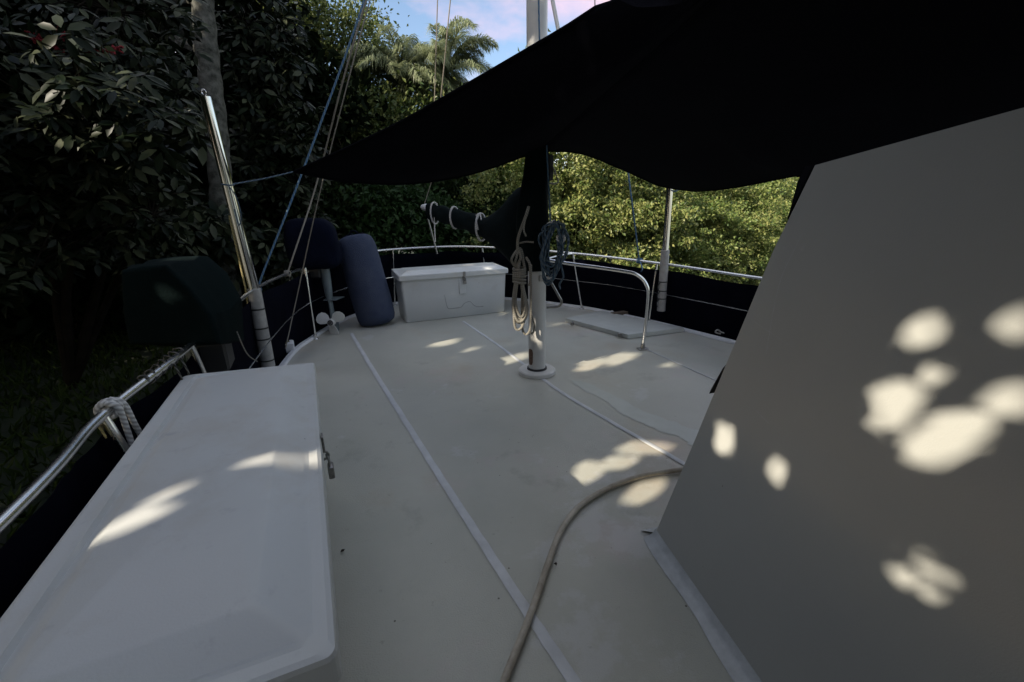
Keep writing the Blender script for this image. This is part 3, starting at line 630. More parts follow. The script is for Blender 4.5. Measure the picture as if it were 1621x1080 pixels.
for k in range(3):
    q = Vector((-2.144,4.030,0.745)); m.tube([q+Vector((.015*k-.015, 0, 0))+Vector((0, math.cos(t)*.024, math.sin(t)*.024)) for t in [2*math.pi*i/12 for i in range(12)]], .008, 6, closed=True)
m.tube(cat([Vector((-2.113,3.982,0.745)), (-2.368,4.500,0.638), (-2.390,4.500,0.591)], 4), .008, 6); m.build("knot", "rope_grey", l1)
line("shroud_wire", [(-1.089,4.300,3.218), (-1.383,4.250,2.506), (-1.807,4.200,1.451), (-2.065,3.980,0.526), Vector((-2.075,3.644,0.110))[:]], .0055, "wire", "thin tan shroud running down to the mossy block on the deck edge", "wire")
line("backstay_wire", [(-0.590,5.600,3.743), (-0.676,5.600,3.265), (-0.748,5.700,2.950), (-1.035,6.000,1.711)], .007, "wire", "dark vertical stay wire above the boom end before the palms", "wire")
line("rigging_wire", [(0.460,2.600,2.396), (0.468,2.600,2.275), (0.477,2.600,2.144)], .003, "wire", "thin wire against the sky to the right of the mast top", "wire")
lr = line("blue_rope", [(1.176,4.500,1.769), (1.214,4.500,1.562), (1.310,4.600,1.224), Vector((1.503,4.921,0.705))[:]], .0085, "rope_blue", "blue rope hanging from the awning edge to the starboard rail")
m = MB()
for k in range(5):
    q = Vector((1.503,4.921,0.705)); m.tube([q+Vector((.012*k-.025, 0, 0))+Vector((0, math.cos(t)*.023, math.sin(t)*.023)) for t in [2*math.pi*i/12 for i in range(12)]], .008, 6, closed=True)
m.tube(cat([Vector((1.504,4.900,0.700)), (1.461,4.650,0.651), (1.450,4.650,0.617)], 4), .007, 6); m.build("knot", "rope_blue", lr)

# ------------------------------------------------------------------ dock boxes
def rrect(O, ex, ey, l, r_, f, b_, z, k, D=None, zb=0.):
    """rounded rectangle loop with four independent insets; l..r along ex, f..b along ey"""
    o = []
    for (cx, cy, a0) in ((r_-k, b_-k, 0), (l+k, b_-k, 90), (l+k, f+k, 180), (r_-k, f+k, 270)):
        for s_ in range(5):
            t = R(a0+s_*22.5); yy = cy+k*math.sin(t); o.append(O+ex*(cx+k*math.cos(t))+ey*yy+Vector((0, 0, z+(zb if D and yy > D*.8 else 0))))
    return o
def dock_box(O, ex, ey, Ln, D, zr, label, hasp_at, bev=.075):
    O, ex, ey = Vector(O), Vector(ex).normalized(), Vector(ey).normalized(); O.z = 0
    t = thing("dock_box", O+ex*Ln/2+ey*D/2, label, "storage box", "white storage boxes on deck")
    m = MB(); lo = []
    for z, i_ in ((.004, .05), (.012, .045), (.3, .034), (zr-.055, .024)):
        lo.append(rrect(O, ex, ey, i_, Ln-i_, i_, D-i_, z, .03))
    m.loft(lo); body = m.build("body", "box_paint", t, angle=50)
    m = MB(); lo = []
    q = .0
    rs = .024                                     # the hinge side stands higher than the rim
    for z, i_, k, zb in ((zr-.062, .004, .016, 0), (zr-.062, 0, .018, 0), (zr-.012, 0.0, .018, rs), (zr-.004, .003, .016, rs), (zr, .012, .024, rs), (zr, .034, .02, rs)):
        lo.append(rrect(O, ex, ey, i_, Ln-i_, i_, D-i_, z, k, D, zb))
    hb_ = .060
    lo.append(rrect(O, ex, ey, .040, Ln-.040, .040, D-hb_+.012, zr+.002, .016, D, rs))
    lo.append(rrect(O, ex, ey, .046, Ln-.046, .046, D-hb_+.006, zr+.004, .014, D, rs-.012))
    lo.append(rrect(O, ex, ey, .04+bev, Ln-.04-bev, .04+bev, D-hb_-.030, zr+.036, .012))
    lo.append(rrect(O, ex, ey, .05+bev, Ln-.05-bev, .05+bev, D-hb_-.036, zr+.038, .010))
    lo.append(rrect(O, ex, ey, Ln*.3, Ln*.7, D*.35, D*.6, zr+.041, .01))
    m.loft(lo); lid = m.build("lid", "box_paint", t, angle=17)
    m = MB(); c = O+ex*hasp_at
    m.box(c-ey*.004+Vector((0, 0, zr-.03)), ex*.016, ey*.003, (0, 0, .028), .002); m.box(c+ey*.018+Vector((0, 0, zr-.085)), ex*.018, ey*.004, (0, 0, .03), .002)
    m.torus(c+ey*.0+Vector((0, 0, zr-.075)), ex, .014, .004, 14); m.build("hasp", "dull_metal", t)
    m = MB(); pz = zr-.10
    m.tube(cat([c-ey*.012+ex*.011+Vector((0, 0, pz-.012)), c-ey*.012+ex*.011+Vector((0, 0, pz+.012)), c-ey*.008+Vector((0, 0, pz+.026)), c-ey*.012-ex*.011+Vector((0, 0, pz+.012)), c-ey*.012-ex*.011+Vector((0, 0, pz-.012))], 6), .0035, 8)
    m.box(c-ey*.014+Vector((0, 0, pz-.034)), ex*.019, ey*.009, (0, 0, .023), .004); m.build("padlock", "dull_metal", t)
    return t, body, O, ex, ey
fb, fbody, fO, fex, fey = dock_box((-1.311,4.879,0.000), (.916, .40, 0), (-.40, .916, 0), 1.40, .56, .585, "white fibreglass storage box with padlock across the far end of deck", .80)
# embossed outline on the front, greyer than the box paint
m = MB()
def fp(x, z): return fO+fex*x+fey*(.034+.0+(.016*(1-z/.55)))+Vector((0, 0, z))
m.tube(cat([fp(.53, .52), fp(.535, .40), fp(.55, .25), fp(.57, .15), fp(.60, .125), (fp(.70, .125)), fp(.75, .13), fp(.79, .17), fp(.84, .19), fp(.88, .185), fp(.92, .14), fp(.97, .115), fp(1.05, .11)], 5), .008, 8)
mat("moulding_grey", (.36, .365, .35), .5, var=.3, vscale=20); m.build("moulding", "moulding_grey", fbody)
m = MB(); m.box(fO+fex*.775+fey*.026+Vector((0, 0, .40)), fex*.04, fey*.006, (0, 0, .10), .004); m.build("backing_plate", "box_paint", fbody)
nO = Vector((-0.281,0.482,0.600)); nE = Vector((-0.934,1.860,0.600)); nex = (nE-nO); nex.z = 0
ney = Vector((-nex.y, nex.x, 0)).normalized(); ney = ney if ney.x < 0 else -ney
nb, nbody, *_ = dock_box(nO, nex, ney, nex.length+.01, .505, .6, "white fibreglass storage box nearest the camera along the port rail", .76, .07)

# ------------------------------------------------------------------ outboard motors
def blob(m, c, ex, ey, ez, pw=4., n=20, k=16, seed=0, wr=.012, taper=0., flat=0.):
    c, ex, ey, ez = map(Vector, (c, ex, ey, ez)); lo = []
    sg = lambda v, e: math.copysign(abs(v)**e, v)
    for j in range(k+1):
        ph = -math.pi/2+math.pi*j/k; l = []; ph = max(min(ph, math.pi/2-.02), -math.pi/2+.02)
        for i in range(n):
            th = 2*math.pi*i/n; e = 2/pw
            x = sg(math.cos(ph), e)*sg(math.cos(th), e); y = sg(math.cos(ph), e)*sg(math.sin(th), e); z = sg(math.sin(ph), e)
            s_ = 1-taper*(z*.5+.5)
            w_ = 1+wr*8*noise2(x*2.2+seed, y*2+z*2.4, seed)+wr*3*math.sin(9*th+4*z+seed)*(.5-.5*z)
            l.append(c+ex*(x*s_*w_)+ey*(y*s_*w_)+ez*(z*(1+wr*2*noise2(x*3, y*3, seed))))
        lo.append(l)
    m.loft(lo); return m
ob = thing("outboard_motor", fr(-.48, 2.35, .7), "outboard motor under a dark green canvas cover on the port rail", "outboard motor")
oc = Vector((-1.635,2.050,0.875))
fx = Vector((.90, .436, 0)); fy = Vector((-.436, .90, 0))
hf = [(-1.771,1.860,0.700), (-1.745,1.850,0.870), (-1.706,1.840,1.041), (-1.612,1.850,1.063), (-1.510,1.860,1.071), (-1.436,1.860,0.963), (-1.369,1.860,0.826), (-1.354,1.860,0.695), (-1.562,1.860,0.687)]
hr = [(-2.003,2.300,0.590), (-1.987,2.300,0.811), (-1.951,2.300,1.050), (-1.789,2.300,1.067), (-1.631,2.300,1.071), (-1.535,2.280,0.980), (-1.474,2.260,0.837), (-1.495,2.240,0.605), (-1.768,2.280,0.572)]
cov = MB(); lo = []; rnd = random.Random(5)
for i in range(9):
    t_ = i/8; l = []
    for j, (p_, q_) in enumerate(zip(hf, hr)):
        v_ = Vector(p_).lerp(Vector(q_), t_); v_ += Vector((rnd.gauss(0, .004), rnd.gauss(0, .004), rnd.gauss(0, .004)-.008*math.sin(math.pi*t_)*(j in (3, 4, 5, 6)))); l.append(v_)
    lo.append(l)
cen_ = [sum(l, Vector())/len(l) for l in lo]
lo = [[cen_[0]+(p_-cen_[0])*.93-fy*.012 for p_ in lo[0]]]+lo+[[cen_[-1]+(p_-cen_[-1])*.9+fy*.012 for p_ in lo[-1]]]
cov.loft(lo); hood_o = cov.build("canvas_cover", "green_canvas", ob, angle=28)
kb = hood_o.modifiers.new("round", "BEVEL"); kb.width = .014; kb.segments = 3; kb.limit_method = "ANGLE"; kb.angle_limit = R(25)
m = MB(); m.box(oc+Vector((.06, .05, -.29)), fx*.07, fy*.10, (0, 0, .10), .02); m.build("clamp", "rubber", ob)
m = MB(); m.tube(cat([oc+fx*.22-fy*.15+Vector((0, 0, -.16)), oc+fx*.235-fy*.16+Vector((0, 0, -.24)), oc+fx*.25-fy*.16+Vector((0, 0, -.29)), oc+fx*.28-fy*.15+Vector((0, 0, -.33))], 5), .003, 6); m.build("drawstring", "rope_grey", ob)
m = MB(); m.tube([oc+Vector((-.10, .15, -.22)), oc+Vector((-.16, .2, -.7)), oc+Vector((-.18, .22, -1.2))], [.06, .05, .04], 10); m.build("shaft", "grey_paint", ob)

o2 = thing("outboard_motor", Vector((-2.093,4.386,0.755)), "outboard motor under a navy cover with white propeller by the fender", "outboard motor")
m = MB(); c2 = Vector((-2.124,4.620,0.984)); blob(m, c2, (.27, .06, 0), (-.05, .20, 0), (-.02, 0, .265), 4.5, 28, 18, 3, .010, .12); m.build("canvas_cover", "navy_canvas", o2)
m = MB(); sa, sb, sc_ = Vector((-2.035,4.600,0.700)), Vector((-2.004,4.580,0.374)), Vector((-2.001,4.560,0.140))
lo = []
for t, a_, b_ in ((-.1, .055, .05), (.35, .045, .045), (.55, .034, .04), (.6, .022, .035), (1.0, .02, .05)):
    p = sa+(sc_-sa)*t; lo.append([p+Vector((a_*math.cos(q), b_*math.sin(q), 0)) for q in [2*math.pi*i/14 for i in range(14)]])
m.loft(lo); m.loft([[sb+Vector((x, y, 0))+Vector((0, 0, .0)) for x, y in ((-.07, -.04), (.07, -.04), (.09, .16), (-.09, .16))], [sb+Vector((x, y, .008)) for x, y in ((-.07, -.04), (.07, -.04), (.09, .16), (-.09, .16))]])
m.tube([sc_+Vector((0, -.02, 0)), sc_+Vector((0, .06, 0)), sc_+Vector((0, .2, 0))], [.036, .045, .012], 14)
m.loft([[sc_+Vector((-.006, .0, -.02)), sc_+Vector((.006, .0, -.02)), sc_+Vector((.006, .12, -.02)), sc_+Vector((-.006, .12, -.02))], [sc_+Vector((-.004, .06, -.15)), sc_+Vector((.004, .06, -.15)), sc_+Vector((.004, .11, -.15)), sc_+Vector((-.004, .11, -.15))]])
m.build("drive_leg", "grey_paint", o2)
m = MB(); hub = sc_+Vector((.002, -.06, .0))
for k in range(3):
    t0 = R(158-120*k); u = Vector((math.cos(t0), 0, math.sin(t0))); v_ = Vector((-math.sin(t0), 0, math.cos(t0)))
    lo2 = []
    ol = [(.03, -.022), (.06, -.052), (.10, -.066), (.14, -.058), (.163, -.03), (.168, .0), (.16, .03), (.135, .052), (.10, .056), (.06, .04), (.03, .02)]
    cpt = Vector((0, 0, 0))
    up = [hub+u*a_+v_*b_+Vector((0, -.45*b_-.006, 0)) for a_, b_ in ol]; dn = [p+Vector((0, .008, 0)) for p in up]
    cc_ = hub+u*.10+Vector((0, -.014, 0)); b0_ = len(up)
    m.add(up+[cc_], [[i, (i+1) % b0_, b0_] for i in range(b0_)]); m.loft([up, dn], False, True)
m.tube([hub+Vector((0, .03, 0)), hub+Vector((0, -.02, 0)), hub+Vector((0, -.035, 0))], [.04, .04, .036], 20); prop = m.build("propeller", "prop_white", o2)
m = MB(); m.torus(hub+Vector((0, -.036, 0)), (0, 1, 0), .024, .007, 18); m.disc(hub+Vector((0, -.034, 0)), (0, -1, 0), .012, .012, 12, .002); m.build("hub_nut", "hub_dark", prop)
m = MB(); pp = Vector((-2.214,4.550,0.683)); blob(m, pp, (.035, 0, 0), (0, .03, 0), (0, 0, .05), 3, 12, 8, 1, .01); m.build("clamp_pad", "prop_white", o2)
m = MB(); m.box(pp+Vector((.09, .04, 0)), (.06, 0, 0), (0, .06, 0), (0, 0, .06), .015); m.build("clamp", "rubber", o2)

# ------------------------------------------------------------------ fender
fd0, fd1 = Vector((-1.595,4.810,0.000))+Vector((-.02, .10, .0)), Vector((-1.822,5.020,1.053))
fn = thing("fender", (fd0.x, fd0.y, 0), "large faded blue cloth covered fender leaning against the rail", "fender")
ax_ = (fd1-fd0).normalized(); ln_ = (fd1-fd0).length; rf = .222
m = MB(); prof = [(.0, .35), (.004, .6), (.03, .86), (.07, .965), (.12, 1.0), (.3, 1.02), (.5, 1.01), (.7, .99), (.84, .97), (.92, .90), (.965, .78), (.985, .6), (.992, .35), (.985, .16)]
x_ = Vector((1, 0, 0)); x_ = (x_-ax_*x_.dot(ax_)).normalized(); y_ = ax_.cross(x_); lo = []
for t, k in prof:
    l = []
    for i in range(40):
        th = 2*math.pi*i/40; wv = 1+.008*math.sin(5*th+t*6)+.005*math.sin(11*th+t*17)+(.03*math.sin(16*th)*max(0, t-.9)*8)
        p = fd0+ax_*(ln_*t)+(x_*math.cos(th)+y_*math.sin(th))*(rf*k*wv); p.z = max(p.z, .006+.02*max(0, .1-abs(p.z))); l.append(p)
    lo.append(l)
m.loft(relo(lo, 3)); m.build("fabric_cover", "fender_cover", fn, angle=60)
m = MB()
for i in range(9):
    th = 2*math.pi*i/9; q = fd0+ax_*(ln_*.985); u_ = x_*math.cos(th)+y_*math.sin(th); m.tube([q+u_*(rf*.2), q+u_*(rf*.42)+ax_*.012, q+u_*(rf*.62)], [.008, .012, .004], 7)
m.torus(fd0+ax_*(ln_*1.0), y_, .045, .012, 14); m.build("drawstring", "navy_canvas", fn)

# ------------------------------------------------------------------ hose, ropes on the rail, litter
hs_ = [(1.188,1.860,0.000), (0.984,1.839,0.000), (0.833,1.800,0.000), (0.637,1.759,0.000), (0.447,1.671,0.000), (0.286,1.544,0.000), (0.185,1.398,0.000), (0.120,1.239,0.000), (0.068,1.095,0.000), (0.013,0.954,0.000), (-0.039,0.829,0.000), (-0.081,0.693,0.000), (-0.095,0.560,0.000)]
ho = thing("hose", hs_[6], "dirty beige garden hose curving across the deck past the deckhouse", "hose")
m = MB(); m.tube(cat([Vector(p)+Vector((0, 0, .0165)) for p in hs_], 8), .0118, 12); m.build("hose_tube", "hose_mat", ho)
rw = thing("rail_rope", (-1.266,1.192,0.685), "white braided rope looped over the port rail", "rope")
rdir = (Vector((-1.259,1.170,0.685))-Vector((-1.203,1.062,0.685))).normalized(); rc0 = Vector((-1.274,1.201,0.685)); side = Vector((rdir.y, -rdir.x, 0))
m = MB()
for k in range(2):
    cc_ = rc0+rdir*(-.008+.019*k); m.tube([cc_+side*(math.cos(t)*.025)+Vector((0, 0, math.sin(t)*.025)) for t in [2*math.pi*i/16 for i in range(16)]], .0092, 10, closed=True)
m.tube(cat([rc0-rdir*.012+Vector((0, 0, .026)), rc0-rdir*.012+side*.027+Vector((0, 0, .005)), rc0-rdir*.01+side*.030+Vector((0, 0, -.06)), rc0-rdir*.015+side*.032+Vector((0, 0, -.16)), rc0-rdir*.02+side*.03+Vector((0, 0, -.24)), rc0-rdir*.035+side*.025+Vector((0, 0, -.30))], 8), .0088, 10)
m.tube(cat([rc0+rdir*.022+Vector((0, 0, .026)), rc0+rdir*.024+side*.03+Vector((0, 0, .004)), rc0+rdir*.03+side*.04+Vector((0, 0, -.08)), rc0+rdir*.045+side*.05+Vector((0, 0, -.18)), rc0+rdir*.06+side*.055+Vector((0, 0, -.30))], 8), .0088, 10)
m.build("rope", "rope_white", rw)
m = MB()
for k in range(7):
    q = rc0-rdir*(.04+.004*k)-side*.012+Vector((0, 0, -.03)); m.tube([q, q+Vector((-.004+.003*k, -.002, -.03-.004*(k % 3)))], .0025, 5)
m.build("frayed_end", "rope_yellow", rw)
fk = thing("tangled_cord", (-1.367,1.556,0.720), "black and white flecked cord wound untidily round the port rail", "rope")
ra, rb_ = Vector((-1.342,1.408,0.690)), Vector((-1.448,1.734,0.702)); m = MB(); pts = []; rnd = random.Random(11); sd2 = Vector(((rb_-ra).y, -(rb_-ra).x, 0)).normalized()
for i in range(64):
    t = i/63; th = t*2*math.pi*6.5; rr1 = .018+.007*abs(math.sin(i*1.9))
    pts.append(ra.lerp(rb_, t)+sd2*(math.cos(th)*rr1)+Vector((0, 0, math.sin(th)*rr1)))
m.tube(cat(pts, 3), .0034, 6)
for q, ln1 in ((.55, .22), (.75, .30)):
    p = ra.lerp(rb_, q); m.tube(cat([p+sd2*.03, p+sd2*.045+Vector((0, 0, -.08)), p+sd2*.035+Vector((.01, 0, -ln1*.7)), p+sd2*.04+Vector((.012, .01, -ln1))], 5), .004, 6)
m.build("cord", "rope_fleck", fk)
rnd = random.Random(21)
for p, s_, lb in (((-0.675,1.322,0.000), .009, "tiny dark leaf scrap on the deck beside the near storage box"), ((0.148,1.239,0.000), .008, "tiny dark twig scrap on the deck right of the hose")):
    m = MB(); p = Vector(p)
    for k in range(4):
        a_ = rnd.uniform(0, 6); v_ = Vector((math.cos(a_), math.sin(a_), 0))*s_; m.loft([[p+v_*-.6+Vector((0, 0, .007)), p+Vector((v_.y*.4, -v_.x*.4, .012)), p+v_+Vector((0, 0, .008)), p+Vector((-v_.y*.4, v_.x*.4, .010))], [p+v_*-.6+Vector((0, 0, .005)), p+Vector((v_.y*.4, -v_.x*.4, .006)), p+v_+Vector((0, 0, .006)), p+Vector((-v_.y*.4, v_.x*.4, .006))]])
    tag(m.build("leaf_scrap", "leaf_litter"), lb, "leaf litter", "scraps on the deck")

# ------------------------------------------------------------------ trees
TS = np.array(to_sun); EU = np.array([-math.sin(SUN_AZ), math.cos(SUN_AZ), 0.]); EV = np.cross(EU, TS); EV = EV if EV[2] > 0 else -EV
GAPS = []       # openings in the crowns between the sun and the boat: polygons of points on the lit surfaces
def gap(*pts, near=1.2, k=.84):
    P = np.array(pts, float); c = P.mean(0); P = c+(P-c)*k; GAPS.append((np.stack([P@EU, P@EV], 1), float(c@TS)+near))
gap((0.260,1.745,0.000), (0.363,1.940,0.000), (0.456,1.901,0.000), (0.457,1.828,0.000), (0.350,1.713,0.000))
gap((0.418,1.824,0.000), (0.497,1.966,0.000), (0.700,1.941,0.000), (0.566,1.841,0.000))
gap((0.537,2.021,0.000), (0.675,2.117,0.000), (0.825,2.077,0.000), (0.954,2.046,0.000), (0.806,1.974,0.000), (0.598,1.962,0.000))
gap((0.462,1.577,0.000), (0.581,1.725,0.000), (0.761,1.776,0.000), (0.703,1.664,0.000), (0.546,1.553,0.000))
gap((0.476,3.207,0.000), (0.807,3.624,0.000), (0.794,3.404,0.000), (0.647,3.228,0.000))
gap((0.785,3.437,0.000), (0.964,3.670,0.000), (1.130,3.697,0.000), (1.075,3.504,0.000), (0.848,3.307,0.000))
gap((-0.823,4.034,0.000), (-0.742,4.253,0.000), (-0.599,4.244,0.000), (-0.590,4.063,0.000), (-0.728,3.965,0.000))
gap((-1.273,3.705,0.000), (-1.263,3.856,0.000), (-1.177,3.831,-0.000), (-1.182,3.700,0.000))
gap((-0.293,3.414,0.000), (-0.063,3.584,0.000), (0.165,3.792,0.000), (0.157,3.625,0.000), (-0.062,3.417,0.000))
gap((-0.466,3.809,0.000), (-0.391,3.924,0.000), (-0.366,3.842,0.000))
gap((-0.249,2.938,0.000), (-0.132,3.033,0.000), (-0.115,2.969,0.000))
gap((1.247,3.301,0.000), (1.370,3.389,0.000), (1.357,3.295,0.000))
gap((-0.858,0.684,0.630), (-0.868,0.732,0.630), (-0.827,0.786,0.630), (-0.755,0.827,0.630), (-0.737,0.798,0.630), (-0.757,0.735,0.630), (-0.802,0.695,0.630), k=.74)
gap((-0.834,0.799,0.630), (-0.829,0.852,0.630), (-0.766,0.895,0.630), (-0.763,0.834,0.630), k=.74)
gap((-0.684,0.919,0.630), (-0.688,0.987,0.630), (-0.633,1.036,0.630), (-0.608,0.988,0.630), k=.74)
gap((-0.680,0.830,0.630), (-0.643,0.881,0.630), (-0.621,0.875,0.630), k=.74)
gap((0.150,3.110,0.343), (0.175,3.110,0.469), (0.272,3.110,0.467), (0.274,3.110,0.212), (0.195,3.110,0.265))
gap((0.046,3.000,0.436), (0.062,3.000,0.532), (0.104,3.000,0.532), (0.103,3.000,0.435))
def wgap0(*px):
    gap(*[tuple(on_wall(p)) for p in px], k=.62)
def wgap(*px):
    gap(*[tuple(on_wall(p)) for p in px], k=.78)
wgap((0.955,1.000,0.660), (0.935,1.000,0.804), (1.028,1.000,0.827), (1.091,1.000,0.787), (1.051,1.000,0.673))
wgap((1.063,1.000,0.555), (1.069,1.000,0.657), (1.153,1.000,0.735), (1.251,1.000,0.751), (1.303,1.000,0.710), (1.249,1.000,0.611), (1.150,1.000,0.561))
wgap0((0.975,1.000,0.907), (0.972,1.000,0.993), (1.054,1.000,1.023), (1.112,1.000,0.941), (1.059,1.000,0.892))
wgap0((1.205,1.000,0.915), (1.195,1.000,1.021), (1.280,1.000,1.042), (1.331,1.000,0.895))
wgap((1.249,1.000,0.748), (1.240,1.000,0.802), (1.359,1.000,0.817), (1.403,1.000,0.689))
wgap((1.037,1.000,0.824), (1.052,1.000,0.858), (1.112,1.000,0.848), (1.116,1.000,0.804))
wgap((0.550,1.000,0.606), (0.539,1.000,0.734), (0.569,1.000,0.709), (0.604,1.000,0.663), (0.597,1.000,0.601))
wgap((0.695,1.000,0.567), (0.709,1.000,0.599), (0.751,1.000,0.586), (0.754,1.000,0.483))
wgap((1.098,1.000,0.211), (1.188,1.000,0.209), (1.258,1.000,0.142), (1.168,1.000,0.139))
wgap((1.192,1.000,0.268), (1.310,1.000,0.230), (1.324,1.000,0.148), (1.242,1.000,0.187))
wgap((1.232,1.000,0.093), (1.267,1.000,0.130), (1.332,1.000,0.108), (1.329,1.000,0.063))
# leaves of the umbrella tree that catch the sun
SPOTS = []
for pt, s_ in (((-3.163,3.200,2.356), .12), ((-3.188,3.100,2.147), .13), ((-3.064,3.150,2.067), .13), ((-3.191,3.100,1.908), .09), ((-2.889,3.100,1.996), .12), ((-2.699,3.300,2.194), .08), ((-3.091,3.300,2.516), .10), ((-3.367,3.200,2.027), .08), ((-2.801,3.200,2.187), .06)):
    p = np.array(pt); s_ *= 1.25; SPOTS.append((p, s_)); gap(p-EU*s_-EV*s_*.8, p+EU*s_-EV*s_*.6, p+EU*s_*.8+EV*s_, p-EU*s_*.7+EV*s_*.8, near=.12)

def in_gap(Pts, pad=0.):
    """Pts (N,k,3): true where any point of a leaf lies in a sun gap and sunward of it"""
    U = Pts@EU; V = Pts@EV; S = Pts@TS; hit = np.zeros(len(Pts), bool)
    for poly, s0 in GAPS:
        if pad: c_ = poly.mean(0); dv = poly-c_; poly = poly+dv/np.linalg.norm(dv, axis=1, keepdims=True)*pad
        lo, hi = poly.min(0)-.3, poly.max(0)+.3
        cand = np.where((U[:, 0] > lo[0]) & (U[:, 0] < hi[0]) & (V[:, 0] > lo[1]) & (V[:, 0] < hi[1]) & (S[:, 0] > s0) & ~hit)[0]
        if not len(cand): continue
        u, v = U[cand], V[cand]; ins = np.zeros(u.shape, bool); n = len(poly)
        for i in range(n):
            (x1, y1), (x2, y2) = poly[i], poly[(i+1) % n]
            cr = ((y1 > v) != (y2 > v)) & (u < (x2-x1)*(v-y1)/((y2-y1) if abs(y2-y1) > 1e-9 else 1e-9)+x1); ins ^= cr
        hit[cand[ins.any(1)]] = True
    return hit

def unit(v): return v/np.maximum(1e-9, np.linalg.norm(v, axis=1, keepdims=True))
def leaf_geo(C, size, rng, aspect=.5, outward=None, up=.55, droop=.25, fold=.12, gaps=False, d=None):
    n = len(C); d = rng.normal(size=(n, 3)) if d is None else d+rng.normal(size=(n, 3))*.35
    if outward is not None: d = d+outward*.9
    d[:, 2] -= droop; d = unit(d)
    nn = rng.normal(size=(n, 3)); nn[:, 2] += up*2.2; s = unit(np.cross(d, nn)); nn = np.cross(s, d)
    Ls = (size*rng.uniform(.65, 1.3, n))[:, None]; W = Ls*aspect
    a = C-d*Ls*.5; t = C+d*Ls*.5-nn*Ls*.08
    q = C-d*Ls*.02+nn*Ls*fold; l = q+s*W*.5; r = q-s*W*.5
    V = np.stack([a, l, t, r], 1)
    if gaps:
        m_ = ~in_gap(np.concatenate([V, V.mean(1, keepdims=True), (V[:, :1]+V[:, 2:3])*.5, (V+np.roll(V, 1, 1))*.5, V*.5+V.mean(1, keepdims=True)*.5], 1), .014 if size > .1 else 0.); V = V[m_]
    return V
def leaf_mesh(name, V, material):
    n = len(V); me = bpy.data.meshes.new(name); me.vertices.add(n*4); me.vertices.foreach_set("co", V.reshape(-1).astype(np.float32))
    idx = np.arange(n)[:, None]*4; tri = np.concatenate([idx+np.array([[0, 1, 2]]), idx+np.array([[0, 2, 3]])], 1).reshape(-1)
    me.loops.add(len(tri)); me.loops.foreach_set("vertex_index", tri.astype(np.int32))
    me.polygons.add(n*2); me.polygons.foreach_set("loop_start", np.arange(0, n*6, 3, dtype=np.int32))
    me.materials.append(MATS[material]); me.update(calc_edges=True); me.validate()
    return me
def link(name, me, parent):
    o = bpy.data.objects.new(name, me); col.objects.link(o); o.parent = parent; return o
def crown_pts(rng, c, rad, nclump, per, spread, shell=.55):
    """leaf centres in clumps spread through a lumpy ellipsoid; returns centres and outward directions"""
    u = unit(rng.normal(size=(nclump, 3))); rr = rng.uniform(shell, 1., nclump)**.7
    lump = 1+.22*np.sin(u[:, 0]*5+rng.uniform(0, 6))+.18*np.sin(u[:, 1]*6+u[:, 2]*4+rng.uniform(0, 6))
    K = np.array(c)+u*np.array(rad)*(rr*lump)[:, None]
    sp = spread*rng.uniform(.6, 1.35, nclump)
    C = np.repeat(K, per, 0)+rng.normal(size=(nclump*per, 3))*np.repeat(sp, per)[:, None]*np.array([1, 1, .6])
    return C, unit(C-np.array(c)), K
def trunk_mesh(base, top, r, K, rng, nl=10, bend=.25):
    m = MB(); b_, t_ = Vector(base), Vector(top); pts = cat([b_, b_.lerp(t_, .35)+Vector((rng.uniform(-bend, bend), rng.uniform(-bend, bend), 0)), b_.lerp(t_, .7)+Vector((rng.uniform(-bend, bend), rng.uniform(-bend, bend), 0)), t_], 5)
    n = len(pts); m.tube(pts, [r*(1.35 if i == 0 else 1-.65*i/(n-1)) for i in range(n)], 10)
    if len(K):
        for k in rng.choice(len(K), min(nl, len(K)), replace=False):
            e = Vector(K[k]); s_ = pts[int(rng.uniform(.35, .95)*(n-1))]; mid = s_.lerp(e, .5)+Vector((0, 0, -.15*(e-s_).length*rng.uniform(-.3, 1)))
            m.tube(cat([s_, mid, e], 4), [r*.38*(1-.85*i/8) for i in range(9)], 6)
    return m
def tree(name, label, category, base, top, r, crowns, lmat, bark, leaf, seed, group=None, aspect=.5, gaps=False, nl=10, up=.55, droop=.25, bend=.25):
    """crowns: list of (centre, radii, clumps, leaves per clump, clump spread)"""
    rng = np.random.default_rng(seed); root = thing(name, base, label, category, group); Vs = []; Ks = []
    for (c, rad, nc, per, sp) in crowns:
        C, o_, K = crown_pts(rng, c, rad, nc, per, sp); Vs.append(leaf_geo(C, leaf if sp > .1 else .055, rng, aspect, o_, up, droop, gaps=gaps)); Ks.append(K)
    V = np.concatenate(Vs)-np.array(base); cr_ = link("crown", leaf_mesh("crown", V, lmat), root)
    trunk_mesh(base, top, r, np.concatenate(Ks), rng, nl, bend).build("trunk", bark, root)
    return root
def sp(s, p, z): v = np.array([-math.cos(SUN_AZ), -math.sin(SUN_AZ), 0])*s+EU*p; return (float(v[0]), float(v[1]), z)

